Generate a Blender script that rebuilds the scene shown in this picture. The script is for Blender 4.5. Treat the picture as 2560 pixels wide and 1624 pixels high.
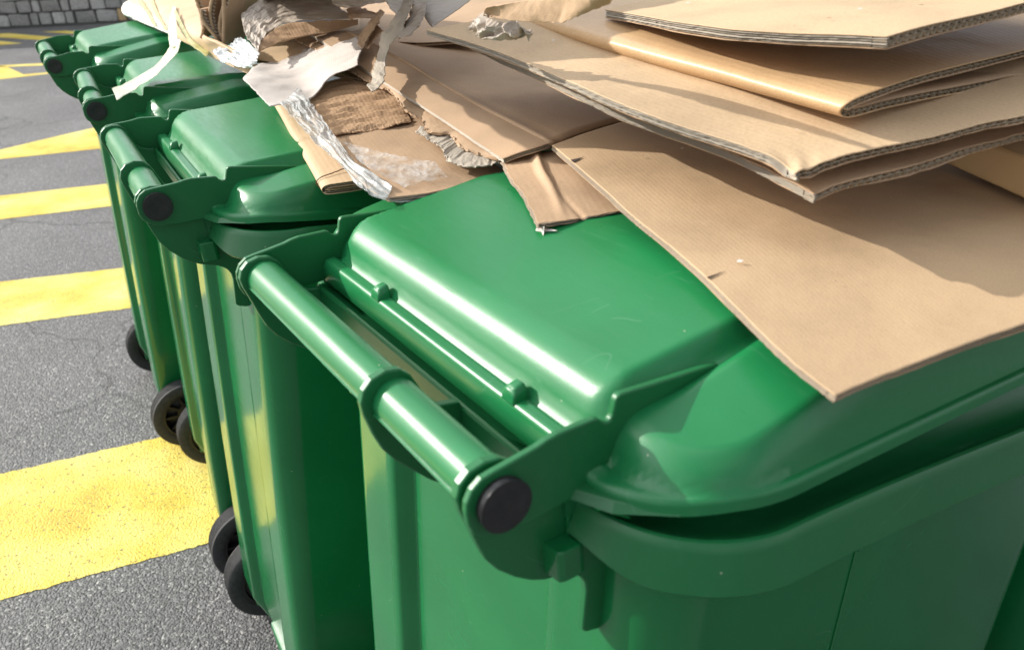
import bpy, bmesh, math, random
from mathutils import Vector, Matrix, noise

random.seed(7)
S = bpy.context.scene
for o in list(bpy.data.objects):
    bpy.data.objects.remove(o)
C = S.collection
R = math.radians
sin, cos, pi = math.sin, math.cos, math.pi

# ------------------------------------------------------------------ camera
cam = bpy.data.cameras.new('camera')
cam_o = bpy.data.objects.new('camera', cam)
C.objects.link(cam_o)
rt = Vector((0.99960163, -0.0124134, -0.02534751))
up = Vector((0.0282239, 0.43964337, 0.89772887))
fw = Vector((0, 0.89808664, -0.43981858))
m = Matrix((rt, up, -fw)).transposed().to_4x4()
m.translation = Vector((0, 0, 1.3725))
cam_o.matrix_world = m
cam.sensor_width = 36
cam.lens = 29.233
cam.clip_start = .02
cam.clip_end = 500
cam.dof.use_dof = True
cam.dof.focus_distance = 1.0
cam.dof.aperture_fstop = 9
S.camera = cam_o

# ------------------------------------------------------------------ light
SUN_EL, SUN_AZ = R(27), R(160)      # azimuth of the direction TOWARDS the sun, from +X
w = bpy.data.worlds.new('World')
S.world = w
w.use_nodes = True
nt = w.node_tree
bg = nt.nodes['Background']
sky = nt.nodes.new('ShaderNodeTexSky')
sky.sky_type = 'NISHITA'
sky.sun_disc = False
sky.sun_elevation = SUN_EL
sky.sun_rotation = pi/2 - SUN_AZ
sky.air_density = 1.0
sky.dust_density = 3.0
sky.ozone_density = 1.0
# thin white cloud veil over the blue
tc = nt.nodes.new('ShaderNodeTexCoord')
nz = nt.nodes.new('ShaderNodeTexNoise'); nz.inputs['Scale'].default_value = 2.2
nz.inputs['Detail'].default_value = 5; nz.inputs['Roughness'].default_value = .55
mp = nt.nodes.new('ShaderNodeMapping'); mp.inputs['Scale'].default_value = (1, 1, 2.2)
rp = nt.nodes.new('ShaderNodeMapRange')
rp.inputs[1].default_value = .44; rp.inputs[2].default_value = .60
rp.inputs[3].default_value = .15; rp.inputs[4].default_value = 1.0
mx = nt.nodes.new('ShaderNodeMix'); mx.data_type = 'RGBA'
mx.inputs[7].default_value = (19, 19.3, 19.8, 1)
nt.links.new(tc.outputs['Generated'], mp.inputs[0]); nt.links.new(mp.outputs[0], nz.inputs['Vector'])
nt.links.new(nz.outputs[0], rp.inputs[0]); nt.links.new(rp.outputs[0], mx.inputs[0])
# hazy cloud is brighter around the sun
dt = nt.nodes.new('ShaderNodeVectorMath'); dt.operation = 'DOT_PRODUCT'
dt.inputs[1].default_value = (cos(SUN_EL)*cos(SUN_AZ), cos(SUN_EL)*sin(SUN_AZ), sin(SUN_EL))
nt.links.new(tc.outputs['Generated'], dt.inputs[0])
mz = nt.nodes.new('ShaderNodeMath'); mz.operation = 'MAXIMUM'; mz.inputs[1].default_value = 0
nt.links.new(dt.outputs['Value'], mz.inputs[0])
pw = nt.nodes.new('ShaderNodeMath'); pw.operation = 'POWER'; pw.inputs[1].default_value = 3.0
nt.links.new(mz.outputs[0], pw.inputs[0])
ma = nt.nodes.new('ShaderNodeMath'); ma.operation = 'MULTIPLY_ADD'; ma.inputs[1].default_value = 1.8; ma.inputs[2].default_value = .80
nt.links.new(pw.outputs[0], ma.inputs[0])
vs_ = nt.nodes.new('ShaderNodeVectorMath'); vs_.operation = 'SCALE'; vs_.inputs[0].default_value = (19, 19.3, 19.8)
nt.links.new(ma.outputs[0], vs_.inputs['Scale']); nt.links.new(vs_.outputs[0], mx.inputs[7])
nt.links.new(sky.outputs[0], mx.inputs[6]); nt.links.new(mx.outputs[2], bg.inputs[0])
bg.inputs[1].default_value = .066

sun = bpy.data.lights.new('sun', 'SUN')
sun.energy = 4.6
sun.angle = R(.53)
sun.color = (1, .955, .88)
sun_o = bpy.data.objects.new('sun', sun)
C.objects.link(sun_o)
sd = Vector((cos(SUN_EL)*cos(SUN_AZ), cos(SUN_EL)*sin(SUN_AZ), sin(SUN_EL)))
sun_o.rotation_euler = sd.to_track_quat('Z', 'Y').to_euler()
sun_o.location = sd*20

S.render.engine = 'CYCLES'
S.view_settings.view_transform = 'Standard'
S.view_settings.look = 'None'
S.view_settings.exposure = .40
S.view_settings.gamma = 1
S.view_settings.use_curve_mapping = False
S.cycles.max_bounces = 8

# ------------------------------------------------------------------ helpers
def link_mesh(name, me, mat, parent=None):
    o = bpy.data.objects.new(name, me)
    C.objects.link(o)
    if mat is not None:
        if isinstance(mat, (list, tuple)):
            for k in mat: me.materials.append(k)
        else:
            me.materials.append(mat)
    if parent is not None:
        o.parent = parent
    return o

def obj(name, bm, mat, parent=None, smooth=None):
    me = bpy.data.meshes.new(name)
    bmesh.ops.recalc_face_normals(bm, faces=bm.faces[:])
    bm.to_mesh(me); bm.free()
    if smooth is not None:
        for p in me.polygons: p.use_smooth = True
        me.set_sharp_from_angle(angle=R(smooth))
    return link_mesh(name, me, mat, parent)

def empty(name, loc=(0, 0, 0), rz=0):
    o = bpy.data.objects.new(name, None)
    C.objects.link(o)
    o.location = loc; o.rotation_euler = (0, 0, rz)
    o.empty_display_size = .05
    return o

def tag(o, label=None, cat=None, group=None, kind=None):
    if label: o['label'] = label
    if cat: o['category'] = cat
    if group: o['group'] = group
    if kind: o['kind'] = kind
    return o

def copy_tree(o, parent=None):
    c = o.copy(); C.objects.link(c)
    c.parent = parent
    for ch in [q for q in C.objects if q.parent == o]:
        copy_tree(ch, c)
    return c

def add_box(bm, lo, hi):
    vs = [bm.verts.new((x, y, z)) for x in (lo[0], hi[0]) for y in (lo[1], hi[1]) for z in (lo[2], hi[2])]
    for f in ((0, 1, 3, 2), (4, 6, 7, 5), (0, 4, 5, 1), (2, 3, 7, 6), (0, 2, 6, 4), (1, 5, 7, 3)):
        bm.faces.new([vs[i] for i in f])
    return vs

def loft(bm, rings, close=True, cap0=False, cap1=False):
    vr = [[bm.verts.new(p) for p in r] for r in rings]
    n = len(rings[0])
    for a, b in zip(vr, vr[1:]):
        for i in range(n if close else n-1):
            j = (i+1) % n
            bm.faces.new((a[i], a[j], b[j], b[i]))
    if cap0: bm.faces.new(vr[0][::-1])
    if cap1: bm.faces.new(vr[-1])
    return vr

def lathe_x(bm, prof, n=48, cy=0, cz=0, caps=True):
    """prof: list of (x, r); spin round the x axis"""
    rings = [[(x, cy+r*cos(2*pi*i/n), cz+r*sin(2*pi*i/n)) for i in range(n)] for x, r in prof]
    loft(bm, rings, True, caps, caps)

def plate_x(bm, pts, x0, x1):
    """closed outline in the yz plane, extruded along x"""
    a = [bm.verts.new((x0, p[0], p[1])) for p in pts]
    b = [bm.verts.new((x1, p[0], p[1])) for p in pts]
    bm.faces.new(a); bm.faces.new(b[::-1])
    n = len(pts)
    for i in range(n):
        j = (i+1) % n
        bm.faces.new((a[j], a[i], b[i], b[j]))

def bevel(o, wdt=.001, seg=2, ang=30):
    md = o.modifiers.new('bevel', 'BEVEL')
    md.width = wdt; md.segments = seg; md.limit_method = 'ANGLE'; md.angle_limit = R(ang)
    md.harden_normals = False
    return o

def sstep(t):
    t = min(1, max(0, t)); return t*t*(3-2*t)

# ------------------------------------------------------------------ materials
def new_mat(name):
    mt = bpy.data.materials.new(name); mt.use_nodes = True
    n = mt.node_tree.nodes; l = mt.node_tree.links
    return mt, n, l, n['Principled BSDF']

def N(n, t, **kw):
    q = n.new(t)
    for k, v in kw.items():
        if k in ('op',): q.operation = v
        else: q.inputs[k].default_value = v
    return q

def ramp(n, stops):
    r = n.new('ShaderNodeValToRGB')
    e = r.color_ramp.elements
    while len(e) < len(stops): e.new(.5)
    for q, (p, c) in zip(e, stops):
        q.position = p; q.color = tuple(c)+((1,) if len(c) == 3 else ())
    return r

def plastic(name, base, rough=.3, grain=.06, scratch=1.0):
    mt, n, l, b = new_mat(name)
    tcn = n.new('ShaderNodeTexCoord')
    big = N(n, 'ShaderNodeTexNoise', Scale=5.0, Detail=4.0)
    l.new(tcn.outputs['Object'], big.inputs['Vector'])
    cr = ramp(n, [(.3, [c*.85 for c in base]), (.7, [c*1.12 for c in base])])
    l.new(big.outputs[0], cr.inputs[0])
    # rubbed pale streaks and dust
    mp1 = N(n, 'ShaderNodeMapping'); mp1.inputs['Scale'].default_value = (9, 60, 30); mp1.inputs['Rotation'].default_value = (.2, .3, .7)
    st = N(n, 'ShaderNodeTexNoise', Scale=2.2, Detail=6.0, Roughness=.7)
    l.new(tcn.outputs['Object'], mp1.inputs[0]); l.new(mp1.outputs[0], st.inputs['Vector'])
    sr = ramp(n, [(.60, (0, 0, 0)), (.82, (1, 1, 1))])
    l.new(st.outputs[0], sr.inputs[0])
    fac = N(n, 'ShaderNodeMath', op='MULTIPLY'); fac.inputs[1].default_value = .12*scratch
    l.new(sr.outputs[0], fac.inputs[0])
    mixc = n.new('ShaderNodeMix'); mixc.data_type = 'RGBA'
    mixc.inputs[7].default_value = (.22, .42, .30, 1)
    l.new(fac.outputs[0], mixc.inputs[0]); l.new(cr.outputs[0], mixc.inputs[6])
    # tiny pale specks
    vo = N(n, 'ShaderNodeTexVoronoi', Scale=95.0); vo.feature = 'F1'
    l.new(tcn.outputs['Object'], vo.inputs['Vector'])
    vr = ramp(n, [(.035, (1, 1, 1)), (.06, (0, 0, 0))]); l.new(vo.outputs['Distance'], vr.inputs[0])
    sel = N(n, 'ShaderNodeMath', op='GREATER_THAN'); sel.inputs[1].default_value = .93
    sepc = n.new('ShaderNodeSeparateColor'); l.new(vo.outputs['Color'], sepc.inputs[0]); l.new(sepc.outputs[0], sel.inputs[0])
    mm = N(n, 'ShaderNodeMath', op='MULTIPLY'); l.new(vr.outputs[0], mm.inputs[0]); l.new(sel.outputs[0], mm.inputs[1])
    mix2 = n.new('ShaderNodeMix'); mix2.data_type = 'RGBA'; mix2.inputs[7].default_value = (.5, .5, .38, 1)
    l.new(mm.outputs[0], mix2.inputs[0]); l.new(mixc.outputs[2], mix2.inputs[6])
    # hairline scratches
    hn = N(n, 'ShaderNodeTexNoise', Scale=14.0, Detail=1.5, Roughness=.4); hm = N(n, 'ShaderNodeMapping')
    hm.inputs['Scale'].default_value = (1.0, .28, .6); hm.inputs['Rotation'].default_value = (0, 0, .6)
    l.new(tcn.outputs['Object'], hm.inputs[0]); l.new(hm.outputs[0], hn.inputs['Vector'])
    s1 = N(n, 'ShaderNodeMath', op='SUBTRACT'); s1.inputs[1].default_value = .52; l.new(hn.outputs[0], s1.inputs[0])
    s2 = N(n, 'ShaderNodeMath', op='ABSOLUTE'); l.new(s1.outputs[0], s2.inputs[0])
    s3 = N(n, 'ShaderNodeMath', op='LESS_THAN'); s3.inputs[1].default_value = .0012; l.new(s2.outputs[0], s3.inputs[0])
    hk = N(n, 'ShaderNodeTexNoise', Scale=23.0, Detail=2.0); l.new(tcn.outputs['Object'], hk.inputs['Vector'])
    s4 = N(n, 'ShaderNodeMath', op='GREATER_THAN'); s4.inputs[1].default_value = .60; l.new(hk.outputs[0], s4.inputs[0])
    s5 = N(n, 'ShaderNodeMath', op='MULTIPLY'); l.new(s3.outputs[0], s5.inputs[0]); l.new(s4.outputs[0], s5.inputs[1])
    s6 = N(n, 'ShaderNodeMath', op='MULTIPLY'); s6.inputs[1].default_value = .10*scratch; l.new(s5.outputs[0], s6.inputs[0])
    mix3 = n.new('ShaderNodeMix'); mix3.data_type = 'RGBA'; mix3.inputs[7].default_value = (.35, .55, .42, 1)
    l.new(s6.outputs[0], mix3.inputs[0]); l.new(mix2.outputs[2], mix3.inputs[6])
    l.new(mix3.outputs[2], b.inputs['Base Color'])
    rr = N(n, 'ShaderNodeMapRange'); rr.inputs[1].default_value = .3; rr.inputs[2].default_value = .75
    rr.inputs[3].default_value = rough-.02; rr.inputs[4].default_value = rough+.12*scratch
    l.new(st.outputs[0], rr.inputs[0]); l.new(rr.outputs[0], b.inputs['Roughness'])
    fine = N(n, 'ShaderNodeTexNoise', Scale=620.0, Detail=2.0)
    l.new(tcn.outputs['Object'], fine.inputs['Vector'])
    wav = N(n, 'ShaderNodeTexNoise', Scale=16.0, Detail=2.0)
    l.new(tcn.outputs['Object'], wav.inputs['Vector'])
    bp1 = N(n, 'ShaderNodeBump', Strength=grain, Distance=.0008); l.new(fine.outputs[0], bp1.inputs['Height'])
    bp2 = N(n, 'ShaderNodeBump', Strength=.05, Distance=.004); l.new(wav.outputs[0], bp2.inputs['Height'])
    l.new(bp1.outputs[0], bp2.inputs['Normal']); l.new(bp2.outputs[0], b.inputs['Normal'])
    b.inputs['IOR'].default_value = 1.5
    b.inputs['Subsurface Weight'].default_value = .0
    b.inputs['Subsurface Radius'].default_value = (.002, .008, .003)
    b.inputs['Subsurface Scale'].default_value = .5
    return mt

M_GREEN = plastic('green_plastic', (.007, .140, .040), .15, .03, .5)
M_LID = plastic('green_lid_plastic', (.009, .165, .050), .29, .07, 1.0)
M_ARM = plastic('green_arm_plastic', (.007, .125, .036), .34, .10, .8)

def simple(name, base, rough=.5, bump=0, scale=200., metallic=0.):
    mt, n, l, b = new_mat(name)
    tcn = n.new('ShaderNodeTexCoord')
    nz = N(n, 'ShaderNodeTexNoise', Scale=scale, Detail=4.0)
    l.new(tcn.outputs['Object'], nz.inputs['Vector'])
    cr = ramp(n, [(.3, [c*.7 for c in base]), (.7, [c*1.3 for c in base])])
    l.new(nz.outputs[0], cr.inputs[0]); l.new(cr.outputs[0], b.inputs['Base Color'])
    b.inputs['Roughness'].default_value = rough; b.inputs['Metallic'].default_value = metallic
    if bump:
        bp = N(n, 'ShaderNodeBump', Strength=bump, Distance=.001)
        l.new(nz.outputs[0], bp.inputs['Height']); l.new(bp.outputs[0], b.inputs['Normal'])
    return mt

M_CAP = simple('black_cap_plastic', (.014, .014, .015), .33, .15, 150.)
M_TYRE = simple('tyre_rubber', (.035, .035, .036), .75, .4, 120.)
M_HUB = simple('wheel_hub_plastic', (.014, .013, .013), .5)
M_STEEL = simple('axle_steel', (.4, .4, .4), .4, 0, 50., 1.)
M_GAPSHADE = simple('flute_gap_shade', (.02, .017, .014), .9, .6, 30.)  # near-black colour standing in for shade inside the board edges
# ------------------------------------------------------------------ ground
def asphalt():
    mt, n, l, b = new_mat('asphalt')
    tcn = n.new('ShaderNodeTexCoord')
    v1 = N(n, 'ShaderNodeTexVoronoi', Scale=190.0); v1.feature = 'F1'
    v2 = N(n, 'ShaderNodeTexVoronoi', Scale=330.0)
    n1 = N(n, 'ShaderNodeTexNoise', Scale=95.0, Detail=6.0, Roughness=.65)
    n2 = N(n, 'ShaderNodeTexNoise', Scale=1.3, Detail=5.0)
    for q in (v1, v2, n1, n2): l.new(tcn.outputs['Object'], q.inputs['Vector'])
    sc = n.new('ShaderNodeSeparateColor'); l.new(v1.outputs['Color'], sc.inputs[0])
    cr = ramp(n, [(0, (.085, .085, .088)), (.55, (.135, .135, .138)), (.9, (.20, .20, .20)), (1, (.42, .41, .39))])
    l.new(sc.outputs[0], cr.inputs[0])
    cd = ramp(n, [(.30, (.35, .35, .35)), (.58, (1, 1, 1))]); l.new(n1.outputs[0], cd.inputs[0])
    mu = n.new('ShaderNodeMix'); mu.data_type = 'RGBA'; mu.blend_type = 'MULTIPLY'; mu.inputs[0].default_value = 1
    l.new(cr.outputs[0], mu.inputs[6]); l.new(cd.outputs[0], mu.inputs[7])
    c2 = ramp(n, [(.3, (.75, .75, .76)), (.7, (1.2, 1.2, 1.2))]); l.new(n2.outputs[0], c2.inputs[0])
    mu2 = n.new('ShaderNodeMix'); mu2.data_type = 'RGBA'; mu2.blend_type = 'MULTIPLY'; mu2.inputs[0].default_value = 1
    l.new(mu.outputs[2], mu2.inputs[6]); l.new(c2.outputs[0], mu2.inputs[7])
    # cracks
    wv = N(n, 'ShaderNodeTexVoronoi', Scale=.55); wv.feature = 'DISTANCE_TO_EDGE'
    wn = N(n, 'ShaderNodeTexNoise', Scale=3.0, Detail=6.0)
    l.new(tcn.outputs['Object'], wn.inputs['Vector'])
    ad = n.new('ShaderNodeVectorMath'); ad.operation = 'MULTIPLY_ADD'; ad.inputs[1].default_value = (.5, .5, .5)
    l.new(wn.outputs['Color'], ad.inputs[0]); l.new(tcn.outputs['Object'], ad.inputs[2]); l.new(ad.outputs[0], wv.inputs['Vector'])
    ck = ramp(n, [(.0, (.25, .25, .25)), (.006, (1, 1, 1))]); l.new(wv.outputs['Distance'], ck.inputs[0])
    mu3 = n.new('ShaderNodeMix'); mu3.data_type = 'RGBA'; mu3.blend_type = 'MULTIPLY'; mu3.inputs[0].default_value = .8
    l.new(mu2.outputs[2], mu3.inputs[6]); l.new(ck.outputs[0], mu3.inputs[7])
    l.new(mu3.outputs[2], b.inputs['Base Color'])
    b.inputs['Roughness'].default_value = .62
    hs = N(n, 'ShaderNodeMath', op='SUBTRACT'); hs.inputs[0].default_value = 1
    l.new(v1.outputs['Distance'], hs.inputs[1])
    ha = N(n, 'ShaderNodeMath', op='ADD'); l.new(hs.outputs[0], ha.inputs[0]); l.new(n1.outputs[0], ha.inputs[1])
    bp = N(n, 'ShaderNodeBump', Strength=.75, Distance=.004); l.new(ha.outputs[0], bp.inputs['Height'])
    bq = N(n, 'ShaderNodeBump', Strength=.5, Distance=.002); l.new(v2.outputs['Distance'], bq.inputs['Height'])
    l.new(bp.outputs[0], bq.inputs['Normal']); l.new(bq.outputs[0], b.inputs['Normal'])
    return mt

def paint():
    mt, n, l, b = new_mat('yellow_road_paint')
    tcn = n.new('ShaderNodeTexCoord')
    v1 = N(n, 'ShaderNodeTexVoronoi', Scale=190.0)
    n1 = N(n, 'ShaderNodeTexNoise', Scale=95.0, Detail=6.0, Roughness=.65)
    n2 = N(n, 'ShaderNodeTexNoise', Scale=3.2, Detail=6.0, Roughness=.6)
    for q in (v1, n1, n2): l.new(tcn.outputs['Object'], q.inputs['Vector'])
    c2 = ramp(n, [(.32, (.56, .37, .03)), (.44, (.66, .50, .06)), (.60, (.73, .61, .15)), (.74, (.70, .62, .27))]); l.new(n2.outputs[0], c2.inputs[0])
    cd = ramp(n, [(.345, (0, 0, 0)), (.43, (1, 1, 1))]); l.new(n1.outputs[0], cd.inputs[0])
    mu = n.new('ShaderNodeMix'); mu.data_type = 'RGBA'; mu.inputs[6].default_value = (.13, .11, .04, 1)
    l.new(cd.outputs[0], mu.inputs[0]); l.new(c2.outputs[0], mu.inputs[7])
    l.new(mu.outputs[2], b.inputs['Base Color'])
    b.inputs['Roughness'].default_value = .6
    hs = N(n, 'ShaderNodeMath', op='SUBTRACT'); hs.inputs[0].default_value = 1
    l.new(v1.outputs['Distance'], hs.inputs[1])
    ha = N(n, 'ShaderNodeMath', op='ADD'); l.new(hs.outputs[0], ha.inputs[0]); l.new(n1.outputs[0], ha.inputs[1])
    bp = N(n, 'ShaderNodeBump', Strength=.6, Distance=.0028); l.new(ha.outputs[0], bp.inputs['Height'])
    l.new(bp.outputs[0], b.inputs['Normal'])
    return mt
M_ASPHALT = asphalt(); M_PAINT = paint()

bm = bmesh.new()
vs = [bm.verts.new(p) for p in ((-120, -60, 0), (120, -60, 0), (120, 200, 0), (-120, 200, 0))]
bm.faces.new(vs)
tag(obj('ground', bm, M_ASPHALT), kind='structure')

def marking(label, pts, cat='road marking', group=None):
    """painted patch with a slightly ragged outline, one sheet 3 mm above the asphalt"""
    bm = bmesh.new(); out = []
    for a, b in zip(pts, pts[1:]+pts[:1]):
        L = math.dist(a, b); k = max(1, int(L/.012)) if L < 8 else 200
        for i in range(k):
            t = i/k
            x = a[0]+(b[0]-a[0])*t; y = a[1]+(b[1]-a[1])*t
            nx, ny = -(b[1]-a[1])/L, (b[0]-a[0])/L
            d = .006*noise.noise(Vector((x*55, y*55, 0)))+.004*noise.noise(Vector((x*9, y*9, 3)))
            out.append((x+nx*d, y+ny*d))
    vs = [bm.verts.new((x, y, .0015)) for x, y in out]
    bm.faces.new(vs)
    bmesh.ops.triangulate(bm, faces=bm.faces[:])
    o = obj('road_marking', bm, M_PAINT)
    tag(o, label, cat, group)
    return o

def bar_pts(p, q, p2, q2, back=2.2, fwd=2.4):
    d = Vector((q[0]-p[0], q[1]-p[1])).normalized(); d2 = Vector((q2[0]-p2[0], q2[1]-p2[1])).normalized()
    a = Vector(p)-d*back; b = Vector(q)+d*fwd; c = Vector(q2)+d2*fwd; e = Vector(p2)-d2*back
    return [tuple(a), tuple(b), tuple(c), tuple(e)]
G = 'yellow crossing bars painted on the asphalt'
marking('broad yellow bar on the asphalt nearest the camera, under the bin wheels', bar_pts((-1.455, 1.939), (-1.093, 2.091), (-1.189, 1.446), (-.763, 1.624)), group=G)
marking('middle yellow bar on the asphalt left of the bin body with one visible wheel', bar_pts((-2.23, 3.371), (-1.767, 3.49), (-1.987, 2.923), (-1.567, 3.046)), group=G)
marking('third yellow bar up the road, just below the yellow wedge', bar_pts((-2.937, 4.69), (-2.446, 4.86), (-2.704, 4.248), (-2.216, 4.42)), group=G)
marking('tapering yellow wedge on the asphalt above the crossing bars', [(-3.72, 5.60), (-3.553, 5.818), (-3.176, 6.45), (-2.9, 6.95), (-2.7, 6.83), (-3.062, 6.205), (-2.75, 6.45), (-1.6, 6.55), (-1.6, 6.15), (-2.854, 5.761), (-3.408, 5.549)])
marking('pale yellow filled triangle beside two thin road lines', [(-7.2, 8.1), (-7.0, 10.5), (-5.646, 9.819), (-5.127, 9.196), (-4.906, 9.292), (-3.2, 9.9), (-3.2, 9.8), (-4.859, 9.195), (-5.228, 8.915)])
marking('thin pale yellow line above the filled triangle', [(-5.769, 9.915), (-5.291, 9.982), (-3.0, 10.5), (-3.0, 10.36), (-5.209, 9.816), (-5.70, 9.77)])
marking('long yellow stripe near the foot of the stone wall', [(-9.2, 12.9), (-7.434, 13.227), (-5.9, 12.2), (-5.95, 11.96), (-7.28, 12.708), (-9.0, 12.45)])
marking('short pointed yellow stripe left of the farthest bin handle', [(-9.0, 12.1), (-7.048, 12.281), (-6.553, 11.927), (-6.79, 11.803), (-8.9, 11.5)])
marking('faint yellow arrow shape at the foot of the stone wall', [(-6.962, 13.289), (-6.617, 13.338), (-5.7, 12.72), (-6.0, 12.62), (-6.293, 12.888)])

# ------------------------------------------------------------------ stone wall
def stone_mat(name, base, k):
    mt, n, l, b = new_mat(name)
    tcn = n.new('ShaderNodeTexCoord'); oi = n.new('ShaderNodeObjectInfo')
    ad = n.new('ShaderNodeVectorMath'); ad.operation = 'ADD'
    l.new(tcn.outputs['Object'], ad.inputs[0]); l.new(oi.outputs['Random'], ad.inputs[1])
    nz = N(n, 'ShaderNodeTexNoise', Scale=7.0, Detail=7.0, Roughness=.65); l.new(ad.outputs[0], nz.inputs['Vector'])
    cr = ramp(n, [(.25, [c*.55 for c in base]), (.5, base), (.8, [min(1, c*1.5) for c in base])])
    l.new(nz.outputs[0], cr.inputs[0])
    hv = n.new('ShaderNodeHueSaturation'); l.new(cr.outputs[0], hv.inputs['Color'])
    mr = N(n, 'ShaderNodeMapRange'); mr.inputs[3].default_value = .75; mr.inputs[4].default_value = 1.2
    l.new(oi.outputs['Random'], mr.inputs[0]); l.new(mr.outputs[0], hv.inputs['Value'])
    l.new(hv.outputs[0], b.inputs['Base Color'])
    b.inputs['Roughness'].default_value = .9
    bp = N(n, 'ShaderNodeBump', Strength=.8, Distance=.02); l.new(nz.outputs[0], bp.inputs['Height']); l.new(bp.outputs[0], b.inputs['Normal'])
    return mt
M_ST = stone_mat('grey_stone', (.40, .39, .37), 0); M_ST2 = stone_mat('ochre_stone', (.44, .32, .17), 1)
M_MORTAR = simple('mortar', (.20, .195, .19), .95, .5, 20.)
wall = empty('stone_wall', (-7.0, 14.35, 0), R(16))
tag(wall, 'long retaining wall of rough grey stone blocks beyond the painted road', 'wall')
bm = bmesh.new(); add_box(bm, (-9, .05, 0), (14, .5, 2.6))
obj('mortar_core', bm, M_MORTAR, wall)
protos = []
rnd = random.Random(3)
for k in range(9):
    bm = bmesh.new()
    bmesh.ops.create_cube(bm, size=1)
    bmesh.ops.bevel(bm, geom=bm.edges[:], offset=.09, segments=1, affect='EDGES')
    for v in bm.verts: v.co += Vector([rnd.uniform(-.05, .05) for _ in range(3)])
    me = bpy.data.meshes.new('stone'); bm.to_mesh(me); bm.free()
    for p in me.polygons: p.use_smooth = True
    me.set_sharp_from_angle(angle=R(35))
    me.materials.append(M_ST2 if k == 8 else M_ST)
    protos.append(me)
z = .0; cnt = 0
while z < 1.55:
    h = rnd.uniform(.12, .20); x = -2.6+rnd.uniform(0, .2)
    while x < 3.6:
        wd = rnd.uniform(.12, .34)
        me = protos[8] if rnd.random() < .09 else protos[rnd.randrange(8)]
        o = bpy.data.objects.new('stone', me); C.objects.link(o); o.parent = wall
        hh = h*rnd.uniform(.86, .97)
        o.location = (x+wd/2, .05+rnd.uniform(-.02, .02), z+h/2); o.scale = (wd-.025, .16, hh)
        o.rotation_euler = (0, rnd.uniform(-.04, .04), 0)
        x += wd; cnt += 1
    z += h
bm = bmesh.new()
while z < 2.5:
    h = rnd.uniform(.15, .26); x = -9
    while x < 14:
        wd = rnd.uniform(.2, .5); add_box(bm, (x, -.02, z+.01), (x+wd-.025, .1, z+h-.01)); x += wd
    z += h
z = 0
while z < 1.55:
    h = rnd.uniform(.15, .26)
    for xa, xb in ((-9, -2.75), (3.9, 14)):
        x = xa
        while x < xb:
            wd = rnd.uniform(.2, .5); add_box(bm, (x, -.02, z+.01), (min(xb, x+wd)-.025, .1, z+h-.01)); x += wd
    z += h
tag(obj('stones', bm, M_ST, wall), kind='stuff')
bm = bmesh.new(); add_box(bm, (-9, -.25, 0), (14, -.03, .012))
obj('wall_foot_strip', bm, simple('wall_foot_dark', (.05, .05, .045), .95, .6, 20.), wall)  # darker strip along the foot of the wall

# ------------------------------------------------------------------ wheeled bins
ZH = 1.0819
def rrect(hx, y0, y1, r0, r1, n=14):
    """rounded rectangle outline (x, y), counter-clockwise from the rear left corner"""
    out = []
    for cx, cy, r, a0 in ((hx-r0, y0+r0, r0, -90), (hx-r1, y1-r1, r1, 0), (-hx+r1, y1-r1, r1, 90), (-hx+r0, y0+r0, r0, 180)):
        for i in range(n+1):
            a = R(a0+90*i/n)
            out.append((cx+r*cos(a), cy+r*sin(a)))
    return out

def make_body():
    bm = bmesh.new()
    zs = [.03, .05, .09, .16, .30, .50, .70, .85, .95, ZH-.12, ZH-.07, ZH-.04]
    rings = []
    for z in zs:
        t = z/ZH
        hx = .234+(.253-.234)*t
        y0 = .044+(.092-.044)*t**1.3
        y1 = .635+(.718-.635)*t
        r = .022+.030*t
        if z < .16:                       # wheel corner tucked in, bottom rounded
            k = (1-sstep((z-.03)/.13))
            hx -= .012*k; y0 += .05*k; y1 -= .02*k
        out = []
        # rear wall with recessed centre panel
        def rear(x):
            e = sstep((abs(x)-.118)/.018)
            return y0 + .017*(1-e)
        xs = [-.17, -.15, -.137, -.131, -.125, -.119, -.112, -.06, 0, .06, .112, .119, .125, .131, .137, .15, .17]
        pts = [(x, rear(x)) for x in xs]
        rr_ = rrect(hx, y0, y1, r, .09, 10)
        out = pts + rr_
        rings.append([(x, y, z) for x, y in out])
    loft(bm, rings, True, True, False)
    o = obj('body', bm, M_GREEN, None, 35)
    md = o.modifiers.new('solid', 'SOLIDIFY'); md.thickness = .004; md.offset = -1
    return o

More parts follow.
